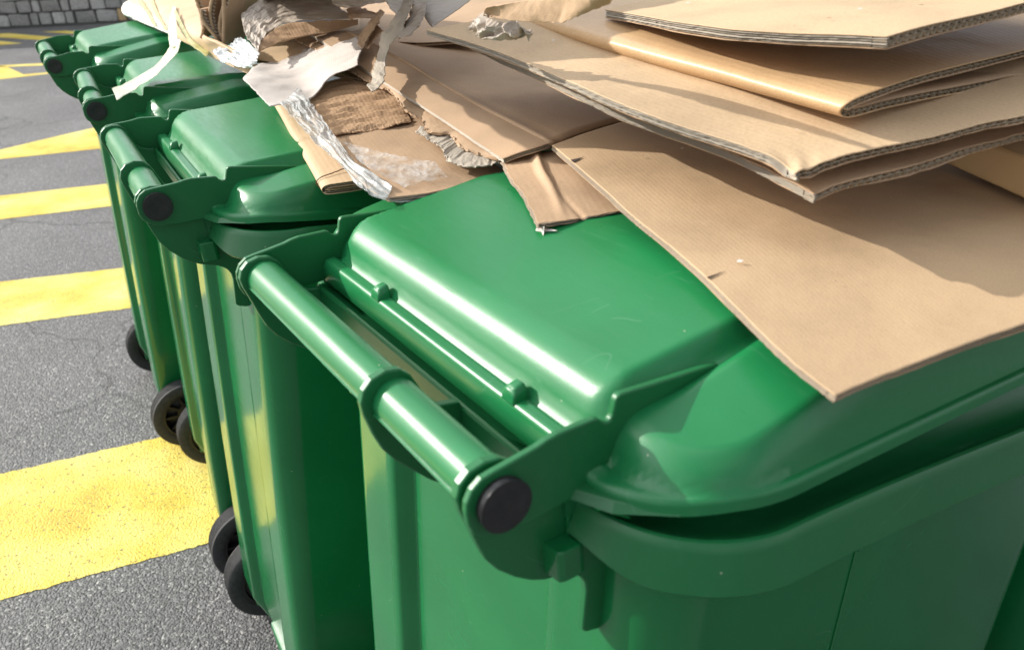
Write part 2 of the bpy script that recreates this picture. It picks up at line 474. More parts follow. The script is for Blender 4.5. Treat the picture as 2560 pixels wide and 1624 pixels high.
def make_rim():
    bm = bmesh.new()
    hx = .302
    # open outline from the right bracket round the front to the left bracket
    pts = [(.201, .052), (.212, .0535)]
    a0, a1 = -78, 0
    cx, cy, rx, ry = .2, .15, .102, .097
    for i in range(16):
        a = R(-76+76*i/15); pts.append((cx+rx*cos(a), cy+ry*sin(a)))
    for i in range(1, 20): pts.append((.302+.016*sstep(i/19), .15+(.645-.15)*i/19))
    for i in range(1, 14):
        a = R(90*i/13); pts.append((.218+.10*cos(a), .645+.10*sin(a)))
    for i in range(1, 8): pts.append((.218*(1-i/8), .745))
    half = pts
    pts = half + [(0, .745)] + [(-x, y) for x, y in half[::-1]]
    n = len(pts)
    prof = [(.012, -.0655), (.003, -.0668), (.0000, -.0662), (-.0015, -.0640), (.0045, -.039), (.0055, -.0350), (.0075, -.0322), (.0100, -.0318), (.014, -.0345),
            (.024, -.0395), (.034, -.0405), (.043, -.0385), (.050, -.0345), (.0525, -.0345), (.054, -.037), (.0545, -.062), (.050, -.064)]
    s = 0; rings = []
    lens = [0]
    for i in range(1, n): lens.append(lens[-1]+math.dist(pts[i], pts[i-1]))
    for i, (x, y) in enumerate(pts):
        p0 = pts[max(0, i-1)]; p1 = pts[min(n-1, i+1)]
        tx, ty = p1[0]-p0[0], p1[1]-p0[1]; L = math.hypot(tx, ty)
        nx, ny = -ty/L, tx/L             # inward
        if i in (0, n-1): nx, ny = 0, 1
        ss = min(lens[i], lens[-1]-lens[i])
        zz = -.10*max(0, y-.15)
        up_ = .012*(1-sstep(ss/.06))
        ring = []
        for o_, z_ in prof:
            z2 = z_+zz
            if z_ < -.0635 and o_ < .02: z2 += up_
            if o_ > .03 and z_ > -.05: z2 += .055*max(0, y-.15)*min(1, (o_-.03)/.02)
            ring.append((x+nx*o_, y+ny*o_, ZH+z2))
        rings.append(ring)
    loft(bm, rings, True, True, True)
    # bar between the handle brackets
    v0 = [(y, z) for y, z in ((.050, -.041), (.050, -.0262), (.0515, -.0245), (.054, -.0245), (.0555, -.0262), (.075, -.034), (.086, -.034), (.086, -.041))]
    plate_x(bm, [(y, ZH+z) for y, z in v0], -.201, .201)
    o = obj('rim', bm, M_ARM, None, 40)
    return o

def lid_height(x, y):
    ax = abs(x)
    def sd(hx, y0, y1, r0, r1):
        r = r0 if y < (y0+y1)/2 else r1
        cy = (y0+y1)/2; hy = (y1-y0)/2
        qx = ax-(hx-r); qy = abs(y-cy)-(hy-r)
        return -(math.hypot(max(qx, 0), max(qy, 0))+min(max(qx, qy), 0)-r)
    d = sd(.288, .059, .745, .095, .11)
    rear_mid = (1-sstep((ax-.197)/.014))*(1-sstep((y-.085)/.02))
    # underside line of the lip: drops a little towards the hinge corners and the front
    zl = -.0225+.0070*sstep((y-.062)/.055)-.052*max(0, y-.14)
    h0 = .0080*(1-rear_mid)+.0150*rear_mid            # height of the lip's outer face
    lid_height.skirt = h0
    zb = zl+h0
    h1 = .0035+.0050*rear_mid
    fl = zb + h1*sstep(d/.0045) - (.0010+.0035*rear_mid)*sstep((d-.011)/.005)
    if d < .0045: fl = zb + h1*math.sqrt(max(0, 1-(1-max(0, d)/.0045)**2))
    slope_c = .021+.19*min(y-.105, .135)-.12*max(0, ax-.205)
    if y > .46: slope_c -= .10*(y-.46)+.3*max(0, y-.62)
    d2 = sd(.2805, .0805, .735, .060, .09)
    z = fl
    t = min(1, max(0, (d2+.001)/.0175))
    if t > 0:
        sm = .25*sstep(t)+.75*math.sqrt(max(0, 1-(1-t)**2.4))
        z = fl + (slope_c-fl)*sm
    slope_p = .033+.130*min(y-.08, .155)
    if y > .46: slope_p -= .11*(y-.46)+.25*max(0, y-.58)
    def rnd_(t, a=.45, p=2.1):
        t = min(1, max(0, t)); return a*sstep(t)+(1-a)*math.sqrt(max(0, 1-(1-t)**p))
    yy = min((y-.0735)/.036, (.665-y)/.05)
    sx_ = (.2000-ax)/.013
    cr = min(1, max(0, (y-.0735)/.03))
    sx_ -= .9*(1-cr)**2*(1 if ax > .15 else 0)*sstep((ax-.15)/.05)
    sm = rnd_(yy)*rnd_(sx_, .6)
    if sm > 0:
        z = max(z, z + (slope_p-z)*sm)
    # shallow trough beside the plateau
    if y > .10:
        tr = math.exp(-((ax-.2045)/.0055)**2)*sstep((y-.10)/.04)
        z -= .0035*tr
    return z

def make_lid():
    bm = bmesh.new()
    out = []
    O = rrect(.288, .059, .745, .095, .11, 26)
    # densify straight runs
    dn = []
    for a, b in zip(O, O[1:]+O[:1]):
        L = math.dist(a, b); k = max(1, int(L/.006))
        for i in range(k): dn.append((a[0]+(b[0]-a[0])*i/k, a[1]+(b[1]-a[1])*i/k))
    n = len(dn)
    # inward offset rings by pulling towards the centre line (medial segment), nonlinear spacing
    ts = [0, .0008, .002, .0035, .005, .007, .009, .011, .013, .015, .017, .019]
    t = .0205
    while t < .11: ts.append(t); t += .0022
    while t < .285: ts.append(t); t += .008
    cx0, cyA, cyB = 0, .35, .46
    rings = []
    for q in ts:
        f = q/.288
        ring = []
        for x, y in dn:
            cy = min(max(y, cyA), cyB)
            # keep equal inset distance near the edge, converge to the spine further in
            px, py = x*(1-f), cy+(y-cy)*(1-f)
            ring.append((px, py, 0))
        rings.append(ring)
    rings = [[(x, y, lid_height(x, y)) for x, y, _ in r] for r in rings]
    skirt = []
    for ofs, dz in ((.0035, -.014), (.0015, -.0145), (0, -.0135), (0, -.002)):
        sk = []
        for x, y in dn:
            hh = lid_height(x, y); sk.append((x*(1-ofs/.288), y+(.40-y)*ofs/.34, hh+dz/.0145*lid_height.skirt))
        skirt.append(sk)
    rings = skirt[:4] + rings
    vr = loft(bm, rings, True, False, False)
    last = vr[-1]
    # close the narrow spine
    cxs = [bm.verts.new((0, cyA+(cyB-cyA)*i/6, lid_height(0, cyA+(cyB-cyA)*i/6))) for i in range(7)]
    for i in range(n):
        a, b = last[i], last[(i+1) % n]
        ka = round((min(max(a.co.y, cyA), cyB)-cyA)/(cyB-cyA)*6); kb = round((min(max(b.co.y, cyA), cyB)-cyA)/(cyB-cyA)*6)
        if ka == kb: bm.faces.new((a, b, cxs[ka]))
        else: bm.faces.new((a, b, cxs[kb], cxs[ka]))
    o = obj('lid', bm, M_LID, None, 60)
    return o

ARM = [(-.0205, -.001), (-.0200, .005), (-.0165, .0115), (-.0105, .0160), (-.003, .0175), (.008, .019), (.025, .0235), (.032, .0255), (.040, .0268), (.060, .0268), (.067, .0268), (.070, .0255), (.0725, .0225), (.0755, .0210), (.0785, .0215), (.0800, .0245),
       (.0812, .0300), (.0822, .0345), (.0845, .0368), (.0885, .0368), (.110, .0352), (.135, .0335), (.158, .0318), (.166, .0310), (.170, .0285),
       (.150, .0170), (.125, .008), (.10, -.004), (.085, -.018), (.070, -.0205), (.052, -.0232), (.035, -.0250), (.022, -.0262), (.012, -.0262), (.004, -.0272), (-.004, -.0262), (-.011, -.0225), (-.0165, -.0160), (-.0195, -.009)]
ENDB = [(-.0195, -.005), (-.021, .003), (-.0185, .0105), (-.0125, .016), (-.0035, .0182), (.006, .017), (.013, .0115), (.0175, .004), (.0215, -.006), (.026, -.0145), (.032, -.0195), (.041, -.0225), (.050, -.0235), (.052, -.040),
        (.097, -.050), (.0955, -.105), (.090, -.156), (.080, -.1555), (.0705, -.1525), (.0675, -.149), (.070, -.115), (.0690, -.107), (.0655, -.1005), (.061, -.0965), (.054, -.0925), (.046, -.090), (.036, -.087),
        (.026, -.082), (.014, -.073), (.002, -.061), (-.006, -.049), (-.011, -.036), (-.0155, -.022)]
MIDB = [(-.0215, -.004), (-.0225, .004), (-.0200, .0120), (-.0140, .0180), (-.0045, .0210), (.005, .0195), (.0120, .0130), (.0165, .004), (.021, -.006), (.026, -.013), (.033, -.0170), (.041, -.0185), (.050, -.0205), (.052, -.040),
        (.095, -.048), (.093, -.10), (.070, -.0985), (.050, -.0935), (.033, -.086), (.022, -.0775), (.012, -.067), (.003, -.057), (-.005, -.048), (-.0125, -.037), (-.0185, -.022)]

def shift(P, dz=ZH):
    # the eye round the grip is a little fatter than the web
    return [(y*(1.10 if math.hypot(y, z) < .0245 else 1), z*(1.10 if math.hypot(y, z) < .0245 else 1)+dz) for y, z in P]

T_R = .0168
def make_bin():
    root = empty('wheeled_bin')
    body = make_body(); body.parent = root
    rim = make_rim(); rim.parent = root
    # small fin and latch under the rim
    for s in (1, -1):
        bm = bmesh.new()
        x = .262*s
        plate_x(bm, [(.262, ZH-.065), (.263, ZH-.128), (.267, ZH-.128), (.268, ZH-.065)], 0, 1)
        for v in bm.verts: v.co.x = (x-.01*s if v.co.x < .5 else x+.014*s) - (.006*s if v.co.z < ZH-.10 else 0)
        bevel(obj('rim_fin', bm, M_GREEN, rim), .0008)
    # vertical mould lines on the side walls
    for s in (1, -1):
        bm = bmesh.new()
        for ym in (.30,):
            pr = []
            for k in range(20):
                z = .1+.88*k/19; t = z/ZH; hx = .234+(.253-.234)*t
                pr.append([(s*(hx+.0009), ym+.05*(t-1)-.0012, z), (s*(hx+.0014), ym+.05*(t-1), z), (s*(hx+.0009), ym+.05*(t-1)+.0012, z), (s*(hx-.002), ym+.05*(t-1), z)])
            loft(bm, pr, True, True, True)
        obj('mould_line', bm, M_GREEN, body, 30)
    # brackets
    for P, xa, xb in ((ENDB, .190, .1975), (ENDB, -.1975, -.190), (MIDB, .068, .0755)):
        bm = bmesh.new(); plate_x(bm, shift(P), xa, xb)
        br = bevel(obj('handle_bracket', bm, M_ARM, root), .0016, 3)
    bm = bmesh.new()
    lathe_x(bm, [(-.19, T_R), (-.1, T_R), (0, T_R), (.1, T_R), (.19, T_R)], 44, 0, ZH-.001)
    obj('handle', bm, M_LID, root, 50)
    # mould flash along the grip
    bm = bmesh.new()
    for k in range(60):
        xx = -.188+.376*k/59
        dz = .0006*noise.noise(Vector((xx*60, 0, 0)))
        yy, zz = -.0162, ZH-.0050
        vs_ = [bm.verts.new((xx, yy, zz)), bm.verts.new((xx, yy-.0012-abs(dz), zz-.0006))]
        if k: bm.faces.new((pv[0], vs_[0], vs_[1], pv[1]))
        pv = vs_
    obj('mould_seam', bm, M_LID, root)
    # latch block on each end bracket, and the moulded edge of its panel
    for s in (1, -1):
        bm = bmesh.new()
        pts = [(.196, .034), (.211, .036), (.2125, .040), (.2125, .052), (.211, .056), (.196, .058)]
        lo = [(x*s, y+.0015, ZH-.080) for x, y in pts]; hi = [(x*s, y, ZH-.0555) for x, y in pts]
        loft(bm, [lo, hi], True, True, True)
        bevel(obj('latch_block', bm, M_GREEN, root), .0012)
        bm = bmesh.new()
        plate_x(bm, shift([(.0515, -.024), (.0515, -.060), (.058, -.068), (.095, -.070), (.095, -.024)]), .1975*s, .2005*s)
        bevel(obj('corner_web', bm, M_GREEN, root), .0008)
    # hinge caps
    for s in (1, -1):
        bm = bmesh.new()
        pr = [(.200, .0145), (.2085, .0165), (.2105, .0165), (.2128, .0160), (.2140, T_R), (.2143, .0125), (.2138, .007), (.2137, .0005)]
        lathe_x(bm, [(x*s, r) for x, r in pr], 48, -.0005, ZH-.0015)
        obj('hinge_cap', bm, M_CAP, root, 40)
    # wheels
    for s in (1, -1):
        bm = bmesh.new()
        hub = [(.262-.014, .070), (.262-.012, .070), (.262-.004, .036), (.262+.006, .030), (.262+.008, .014), (.262+.016, .011)]
        lathe_x(bm, [(x*s, r) for x, r in hub], 32, 0.112, .1)
        for k in range(10):
            a = 2*pi*k/10; u = Vector((0, cos(a), sin(a))); p = Vector((0, -sin(a), cos(a)))
            c0 = Vector((.262*s, 0.112, .1))
            qs = []
            for dx in (-.012, .010):
                for (rr0, ww) in ((.03, .004), (.072, .003)):
                    for sg in (-1, 1): qs.append(bm.verts.new(c0+Vector((dx*s, 0, 0))+u*rr0+p*ww*sg))
            for f in ((0, 1, 3, 2), (4, 6, 7, 5), (0, 2, 6, 4), (1, 5, 7, 3), (0, 4, 5, 1), (2, 3, 7, 6)): bm.faces.new([qs[i] for i in f])
        wheel = obj('wheel', bm, M_HUB, root, 40)
        bm = bmesh.new()
        rm = [(.240, .066), (.240, .074), (.285, .074), (.285, .066), (.278, .064), (.262, .066), (.247, .064), (.240, .066)]
        lathe_x(bm, [(x*s, r) for x, r in rm], 48, 0.112, .1, False)
        obj('wheel_rim', bm, M_HUB, wheel, 30)
        bm = bmesh.new()
        ty = [(.2395, .073), (.2375, .080), (.2380, .093), (.2410, .0985)]
        for i in range(9):
            xx = .243+.0385*i/8; ty += [(xx, .1), (xx+.0012, .0988), (xx+.0024, .0988), (xx+.0036, .1)] if i < 8 else [(xx, .1)]
        ty += [(.2855, .0985), (.288, .093), (.2885, .080), (.2865, .073)]
        for gk in (.084, .0875, .091): pass
        lathe_x(bm, [(x*s, r) for x, r in ty], 64, 0.112, .1, False)
        obj('tyre', bm, M_TYRE, wheel, 30)
    bm = bmesh.new(); lathe_x(bm, [(-.27, .009), (.27, .009)], 16, 0.112, .1); obj('axle', bm, M_STEEL, root)
    # axle brackets and centre foot under the body
    for xa, xb in ((-.225, -.205), (.205, .225)):
        bm = bmesh.new(); plate_x(bm, [(.060, .072), (.058, .25), (.17, .27), (.17, .075), (.13, .072)], xa, xb)
        bevel(obj('axle_bracket', bm, M_ARM, root), .003)
    bm = bmesh.new()
    lo = [(x, y, .018) for x, y in ((-.045, .07), (.045, .07), (.05, .13), (-.05, .13))]
    hi = [(x, y, .16) for x, y in ((-.06, .06), (.06, .06), (.06, .16), (-.06, .16))]
    loft(bm, [lo, hi], True, True, True); bevel(obj('foot', bm, M_ARM, root), .006)
    # lid, hinged on the grip
    lid = make_lid(); lid.parent = root; lid.location = (0, 0, ZH)
    for s in (1, -1):
        bm = bmesh.new(); plate_x(bm, shift(ARM, 0), .2015*s, .2070*s)
        bevel(obj('lid_arm', bm, M_ARM, lid), .0014, 3)
        bm = bmesh.new()                  # gusset from arm root to flange
        lo = [(.206*s, .048, -.0232), (.232*s, .0600, -.0232), (.2605*s, .0855, -.0185), (.2630*s, .094, -.0150), (.206*s, .085, -.018)]
        hi = [(.206*s, .052, -.0172), (.229*s, .0640, -.0175), (.2580*s, .0875, -.0155), (.2620*s, .0945, -.0140), (.206*s, .08, -.012)]
        loft(bm, [lo, hi], True, True, True)
        bevel(obj('lid_gusset', bm, M_ARM, lid), .001)
    for xx in (-.085, .122):
        bm = bmesh.new()
        lo = [(xx-.0085, .0595, -.002), (xx+.0085, .0595, -.002), (xx+.0085, .073, -.002), (xx-.0085, .073, -.002)]
        mid = [(xx-.0072, .061, .007), (xx+.0072, .061, .007), (xx+.0072, .0725, .008), (xx-.0072, .0725, .008)]
        hi = [(xx-.004, .0635, .0105), (xx+.004, .0635, .0105), (xx+.004, .072, .0125), (xx-.004, .072, .0125)]
        loft(bm, [lo, mid, hi], True, True, True)
        bevel(obj('lid_stop', bm, M_LID, lid, 80), .0025, 3, 10)
    return root

bin0 = make_bin()
BINS = [(-.1215, .5481, -57.03, 0.0, 'nearest green wheeled bin with its whole handle and lid in view'),
        (-.5103, 1.1216, -61.16, -4.0, 'second green wheeled bin from the camera, folded board resting on its lid'),
        (-.8257, 1.7001, -63.12, -3.7, 'third green wheeled bin from the camera, pale tape hanging onto its lid arm'),
        (-1.179, 2.2563, -60.65, -.3, 'farthest green wheeled bin, its lid under the tied cardboard bale'),
        (1.213, 1.415, 121.5, -4.0, 'green wheeled bin added front to front with the nearest one to darken the lower right corner')]  # second-row bin added to fill the lower right corner with dark green
bins = [bin0] + [copy_tree(bin0) for _ in range(4)]
for o, (x, y, a, la, lab) in zip(bins, BINS):
    o.location = (x, y, 0); o.rotation_euler = (0, 0, R(a))
    tag(o, lab, 'wheeled bin', 'green wheeled bins standing side by side')
    for ch in C.objects:
        if ch.parent == o and ch.name.split('.')[0] == 'lid': ch.rotation_euler = (R(la), 0, 0)
DATA = {'C1': {'b': [(-0.0203, 0.843, 1.288), (0.0006, 0.81, 1.288), (0.0219, 0.7851, 1.288), (0.0466, 0.7509, 1.291), (0.0484, 0.7418, 1.29), (0.0588, 0.713, 1.299),
              (0.0812, 0.6733, 1.313)],
        'l': [(-0.0203, 0.843, 1.288), (-0.0157, 0.8186, 1.298)],
        'r': [(0.0812, 0.6733, 1.313), (0.0804, 0.6219, 1.326)],
        't': [(-0.0157, 0.8186, 1.298), (-0.0009, 0.8079, 1.302), (0.0289, 0.775, 1.308), (0.0583, 0.709, 1.318), (0.0804, 0.6219, 1.326)]},
 'C2': {'b': [(-0.027, 0.8882, 1.276), (-0.0186, 0.8553, 1.269), (-0.0115, 0.8327, 1.265), (-0.0085, 0.8224, 1.263), (0.0007, 0.819, 1.265), (0.0144, 0.8243, 1.269),
              (0.0256, 0.8206, 1.267)],
        'l': [(-0.027, 0.8882, 1.276), (-0.0249, 0.8587, 1.288)],
        'r': [(0.0256, 0.8206, 1.267), (0.0252, 0.8282, 1.274), (0.0309, 0.817, 1.278)],
        't': [(-0.0249, 0.8587, 1.288), (-0.0174, 0.838, 1.292), (-0.0031, 0.8256, 1.29), (0.0118, 0.8234, 1.287), (0.0228, 0.8167, 1.286), (0.0309, 0.817, 1.278)]},
 'F': {'V': (-0.1374, 0.3561, 0.0285),
       'sec': [(-0.126, 0.9187, 1.116), (-0.1704, 0.9164, 1.111), (-0.1918, 0.916, 1.1085), (-0.2042, 0.916, 1.107), (-0.2098, 0.9172, 1.104), (-0.2125, 0.92, 1.0995),
               (-0.2111, 0.9206, 1.0955), (-0.2051, 0.9172, 1.0945), (-0.1831, 0.9226, 1.0955), (-0.1587, 0.9293, 1.097), (-0.1252, 0.9401, 1.099)]},
 'K': {'b': [(0.1981, 0.5589, 1.2105), (0.2336, 0.5789, 1.214), (0.2607, 0.5895, 1.216), (0.309, 0.6033, 1.22), (0.365, 0.6297, 1.224), (0.3931, 0.6317, 1.227),
             (0.6076, 0.7118, 1.2452)],
       'l': [(0.1981, 0.5589, 1.2105), (0.1938, 0.5849, 1.213), (0.1537, 0.6321, 1.22), (0.1072, 0.6813, 1.228), (0.064, 0.7708, 1.235), (0.0153, 0.8786, 1.242),
             (-0.0345, 0.9379, 1.252), (-0.0894, 1.001, 1.261)],
       'r': [(0.6076, 0.7118, 1.2452), (0.3201, 1.1539, 1.2957)],
       't': [(-0.0894, 1.001, 1.261), (0.3201, 1.1539, 1.2957)]},
 'K2': {'V': (-0.2188, 0.4258, 0.017),
        'grow': 0.9,
        'sec': [(0.5256, 0.777, 1.2668), (0.4361, 0.723, 1.262), (0.3615, 0.678, 1.258), (0.3193, 0.6608, 1.254), (0.27, 0.6262, 1.249), (0.2542, 0.6157, 1.2465),
                (0.246, 0.6112, 1.243), (0.2452, 0.615, 1.2385), (0.2483, 0.6193, 1.234), (0.2526, 0.6198, 1.232), (0.2633, 0.6244, 1.2322), (0.2953, 0.6482, 1.233),
                (0.3631, 0.6846, 1.234), (0.4447, 0.7264, 1.235), (0.5426, 0.7766, 1.2362)]},
 'K3': {'b': [(0.272, 0.6161, 1.29), (0.3243, 0.6425, 1.296), (0.4039, 0.6838, 1.303), (0.5226, 0.7447, 1.3147)],
        'l': [(0.272, 0.6161, 1.29), (0.2523, 0.6359, 1.2895), (0.2194, 0.6655, 1.288), (0.173, 0.7195, 1.286), (0.1435, 0.8254, 1.284), (0.1074, 0.9382, 1.283)],
        'r': [(0.5226, 0.7447, 1.3147), (0.358, 1.0668, 1.3077)],
        't': [(0.1074, 0.9382, 1.283), (0.358, 1.0668, 1.3077)]},
 'K4': {'b': [(0.2161, 0.5654, 1.192), (0.2407, 0.5814, 1.195), (0.2691, 0.5906, 1.196), (0.3176, 0.613, 1.199), (0.3723, 0.6459, 1.203), (0.4176, 0.6656, 1.205),
              (0.6393, 0.7758, 1.2193)],
        'l': [(0.2161, 0.5654, 1.192), (0.1997, 0.6029, 1.196), (0.1685, 0.6596, 1.2035), (0.1137, 0.7098, 1.2145), (0.0661, 0.7942, 1.2235), (0.0144, 0.9014, 1.233),
              (-0.0376, 1.0183, 1.239)],
        'r': [(0.6393, 0.7758, 1.2193), (0.3856, 1.2287, 1.2663)],
        't': [(-0.0376, 1.0183, 1.239), (0.3856, 1.2287, 1.2663)]},
 'O': {'b': [(-0.5023, 1.866, 1.237), (-0.4151, 2.0039, 1.252), (-0.2654, 1.7, 1.268)],
       'l': [(-0.5023, 1.866, 1.237), (-0.33, 1.15, 1.305), (-0.33, 0.95, 1.35)],
       'r': [(-0.2654, 1.7, 1.268), (-0.08, 1.08, 1.5)],
       't': [(-0.33, 0.95, 1.35), (-0.25, 0.98, 1.45), (-0.08, 1.08, 1.5)]},
 'P1': {'b': [(-0.3057, 1.0965, 1.16), (-0.2948, 1.1052, 1.16), (-0.2758, 1.1264, 1.161), (-0.2631, 1.1573, 1.168), (-0.2458, 1.2151, 1.178), (-0.2206, 1.2059, 1.187),
              (-0.2072, 1.2204, 1.192)],
        'l': [(-0.3057, 1.0965, 1.16), (-0.3281, 1.1341, 1.162), (-0.3555, 1.1881, 1.166), (-0.3777, 1.2332, 1.168), (-0.3827, 1.2586, 1.17), (-0.387, 1.2878, 1.171)],
        'r': [(-0.2072, 1.2204, 1.192), (-0.2126, 1.2702, 1.197), (-0.2137, 1.3318, 1.2), (-0.2409, 1.4391, 1.204)],
        't': [(-0.387, 1.2878, 1.171), (-0.3986, 1.3873, 1.173), (-0.3929, 1.4546, 1.173), (-0.3706, 1.5325, 1.174), (-0.3202, 1.5177, 1.182), (-0.2587, 1.4416, 1.196),
              (-0.2409, 1.4391, 1.204)]},
 'P2': {'b': [(-0.3838, 1.3588, 1.195), (-0.4001, 1.4513, 1.203), (-0.3939, 1.5625, 1.212), (-0.3574, 1.5817, 1.213), (-0.3078, 1.5854, 1.214), (-0.2678, 1.5786, 1.215)],
        'l': [(-0.3838, 1.3588, 1.195), (-0.4125, 1.4095, 1.203), (-0.4384, 1.4863, 1.21), (-0.488, 1.6486, 1.222)],
        'r': [(-0.2678, 1.5786, 1.215), (-0.3103, 1.6908, 1.226), (-0.3524, 1.8007, 1.236), (-0.4097, 1.9769, 1.252)],
        't': [(-0.488, 1.6486, 1.222), (-0.4891, 1.7987, 1.236), (-0.4673, 1.8837, 1.248), (-0.4097, 1.9769, 1.252)]},
 'P2b': {'b': [(-0.384, 1.356, 1.193), (-0.3763, 1.4417, 1.196), (-0.3421, 1.5001, 1.198), (-0.2943, 1.5415, 1.201), (-0.2603, 1.5756, 1.207)],
         'l': [(-0.384, 1.356, 1.193), (-0.3974, 1.4307, 1.203)],
         'r': [(-0.2603, 1.5756, 1.207), (-0.2583, 1.5699, 1.217)],
         't': [(-0.3974, 1.4307, 1.203), (-0.3921, 1.556, 1.214), (-0.3558, 1.5752, 1.215), (-0.3051, 1.5721, 1.216), (-0.2583, 1.5699, 1.217)]},
 'P4': {'b': [(-0.288, 1.5606, 1.236), (-0.2605, 1.5311, 1.238), (-0.2239, 1.519, 1.242), (-0.1994, 1.5354, 1.247)],
        'l': [(-0.288, 1.5606, 1.236), (-0.309, 1.621, 1.246), (-0.3138, 1.6835, 1.262)],
        'r': [(-0.1994, 1.5354, 1.247), (-0.2034, 1.5848, 1.27)],
        't': [(-0.3138, 1.6835, 1.262), (-0.2609, 1.647, 1.27), (-0.2034, 1.5848, 1.27)]},
 'P6': {'b': [(-0.1074, 1.2075, 1.252), (-0.0986, 1.1615, 1.249), (-0.0926, 1.1376, 1.248)],
        'l': [(-0.1074, 1.2075, 1.252), (-0.1145, 1.3408, 1.272)],
        'r': [(-0.0926, 1.1376, 1.248), (-0.0692, 1.1933, 1.256), (-0.0327, 1.288, 1.275)],
        't': [(-0.1145, 1.3408, 1.272), (-0.0866, 1.3197, 1.274), (-0.0327, 1.288, 1.275)]},
 'PC': {'b': [(-0.4893, 1.5066, 1.152), (-0.4626, 1.4869, 1.153), (-0.4283, 1.4191, 1.155), (-0.4083, 1.4163, 1.16)],
        'l': [(-0.4893, 1.5066, 1.152), (-0.5096, 1.5424, 1.158), (-0.5379, 1.5958, 1.165), (-0.4933, 1.5379, 1.182)],
        'r': [(-0.4083, 1.4163, 1.16), (-0.394, 1.4238, 1.18)],
        't': [(-0.4933, 1.5379, 1.182), (-0.4796, 1.5673, 1.188), (-0.461, 1.5583, 1.19), (-0.394, 1.4238, 1.18)]},
 'R1': {'b': [(-0.2575, 1.4773, 1.225), (-0.244, 1.466, 1.228), (-0.228, 1.4568, 1.228), (-0.2124, 1.4935, 1.225)],
        'l': [(-0.2575, 1.4773, 1.225), (-0.2879, 1.6315, 1.227)],
        'r': [(-0.2124, 1.4935, 1.225), (-0.2153, 1.5245, 1.227)],
        't': [(-0.2879, 1.6315, 1.227), (-0.275, 1.6598, 1.23), (-0.2452, 1.5973, 1.23), (-0.2153, 1.5245, 1.227)]},
 'R2': {'b': [(-0.2087, 1.5209, 1.235), (-0.2151, 1.456, 1.23), (-0.2203, 1.4252, 1.22), (-0.2271, 1.3913, 1.212), (-0.2193, 1.3064, 1.205)],
        'l': [(-0.2087, 1.5209, 1.235), (-0.1926, 1.4428, 1.237)],
        'r': [(-0.2193, 1.3064, 1.205), (-0.2068, 1.2676, 1.207)],
        't': [(-0.1926, 1.4428, 1.237), (-0.1921, 1.3636, 1.232), (-0.1964, 1.338, 1.222), (-0.2023, 1.3096, 1.214), (-0.2068, 1.2676, 1.207)]},
 'R2b': {'b': [(-0.2064, 1.4384, 1.22), (-0.2138, 1.419, 1.215), (-0.2112, 1.366, 1.208), (-0.2064, 1.2979, 1.203)],
         'l': [(-0.2064, 1.4384, 1.22), (-0.1845, 1.3404, 1.222)],
         'r': [(-0.2064, 1.2979, 1.203), (-0.1975, 1.2676, 1.205)],
         't': [(-0.1845, 1.3404, 1.222), (-0.1887, 1.3249, 1.217), (-0.1966, 1.3178, 1.21), (-0.1975, 1.2676, 1.205)]},
 'R3': {'b': [(-0.1506, 1.382, 1.27), (-0.1418, 1.2704, 1.262), (-0.1484, 1.2221, 1.252), (-0.1581, 1.2149, 1.24), (-0.1679, 1.1957, 1.23), (-0.1671, 1.1732, 1.215),
              (-0.1712, 1.1595, 1.203), (-0.1712, 1.1171, 1.195), (-0.1686, 1.1111, 1.188), (-0.1742, 1.0769, 1.185)],
        'l': [(-0.1506, 1.382, 1.27), (-0.1284, 1.3143, 1.272)],
        'r': [(-0.1742, 1.0769, 1.185), (-0.1589, 1.0183, 1.187)],
        't': [(-0.1284, 1.3143, 1.272), (-0.1231, 1.2006, 1.264), (-0.1239, 1.1228, 1.254), (-0.1336, 1.1154, 1.242), (-0.1419, 1.119, 1.232), (-0.1511, 1.1381, 1.217),
              (-0.1528, 1.1215, 1.205), (-0.1523, 1.0922, 1.197), (-0.149, 1.0573, 1.19), (-0.1589, 1.0183, 1.187)]},
 'R4': {'b': [(-0.1322, 1.3183, 1.272), (-0.124, 1.2158, 1.264), (-0.1284, 1.1863, 1.252), (-0.1322, 1.1405, 1.244), (-0.1361, 1.1179, 1.24)],
        'l': [(-0.1322, 1.3183, 1.272), (-0.1093, 1.2853, 1.274)],
        'r': [(-0.1361, 1.1179, 1.24), (-0.1291, 1.0728, 1.242)],
        't': [(-0.1093, 1.2853, 1.274), (-0.0978, 1.1445, 1.266), (-0.1022, 1.0752, 1.254), (-0.1159, 1.0532, 1.246), (-0.1291, 1.0728, 1.242)]},
 'R5': {'b': [(-0.1805, 1.3597, 1.268), (-0.1658, 1.2725, 1.262), (-0.1535, 1.2326, 1.256), (-0.1424, 1.2055, 1.252)],
        'l': [(-0.1805, 1.3597, 1.268), (-0.1556, 1.4077, 1.27)],
        'r': [(-0.1424, 1.2055, 1.252), (-0.1354, 1.2166, 1.254)],
        't': [(-0.1556, 1.4077, 1.27), (-0.1469, 1.3333, 1.264), (-0.1414, 1.2854, 1.258), (-0.1354, 1.2166, 1.254)]},
 'S1': {'b': [(0.179, 0.3956, 1.129), (0.2087, 0.4141, 1.129), (0.2403, 0.4314, 1.129), (0.2804, 0.4514, 1.13), (0.3264, 0.4721, 1.131), (0.5033, 0.5639, 1.1334)],
        'l': [(0.179, 0.3956, 1.129), (0.1626, 0.4268, 1.134), (0.1499, 0.472, 1.14), (0.1372, 0.5202, 1.145), (0.1202, 0.5758, 1.15), (0.0943, 0.6489, 1.156),
              (0.0863, 0.6846, 1.158), (0.0674, 0.7498, 1.162), (0.0454, 0.8316, 1.165)],
        'r': [(0.5033, 0.5639, 1.1334), (0.5251, 1.3658, 1.1515)],
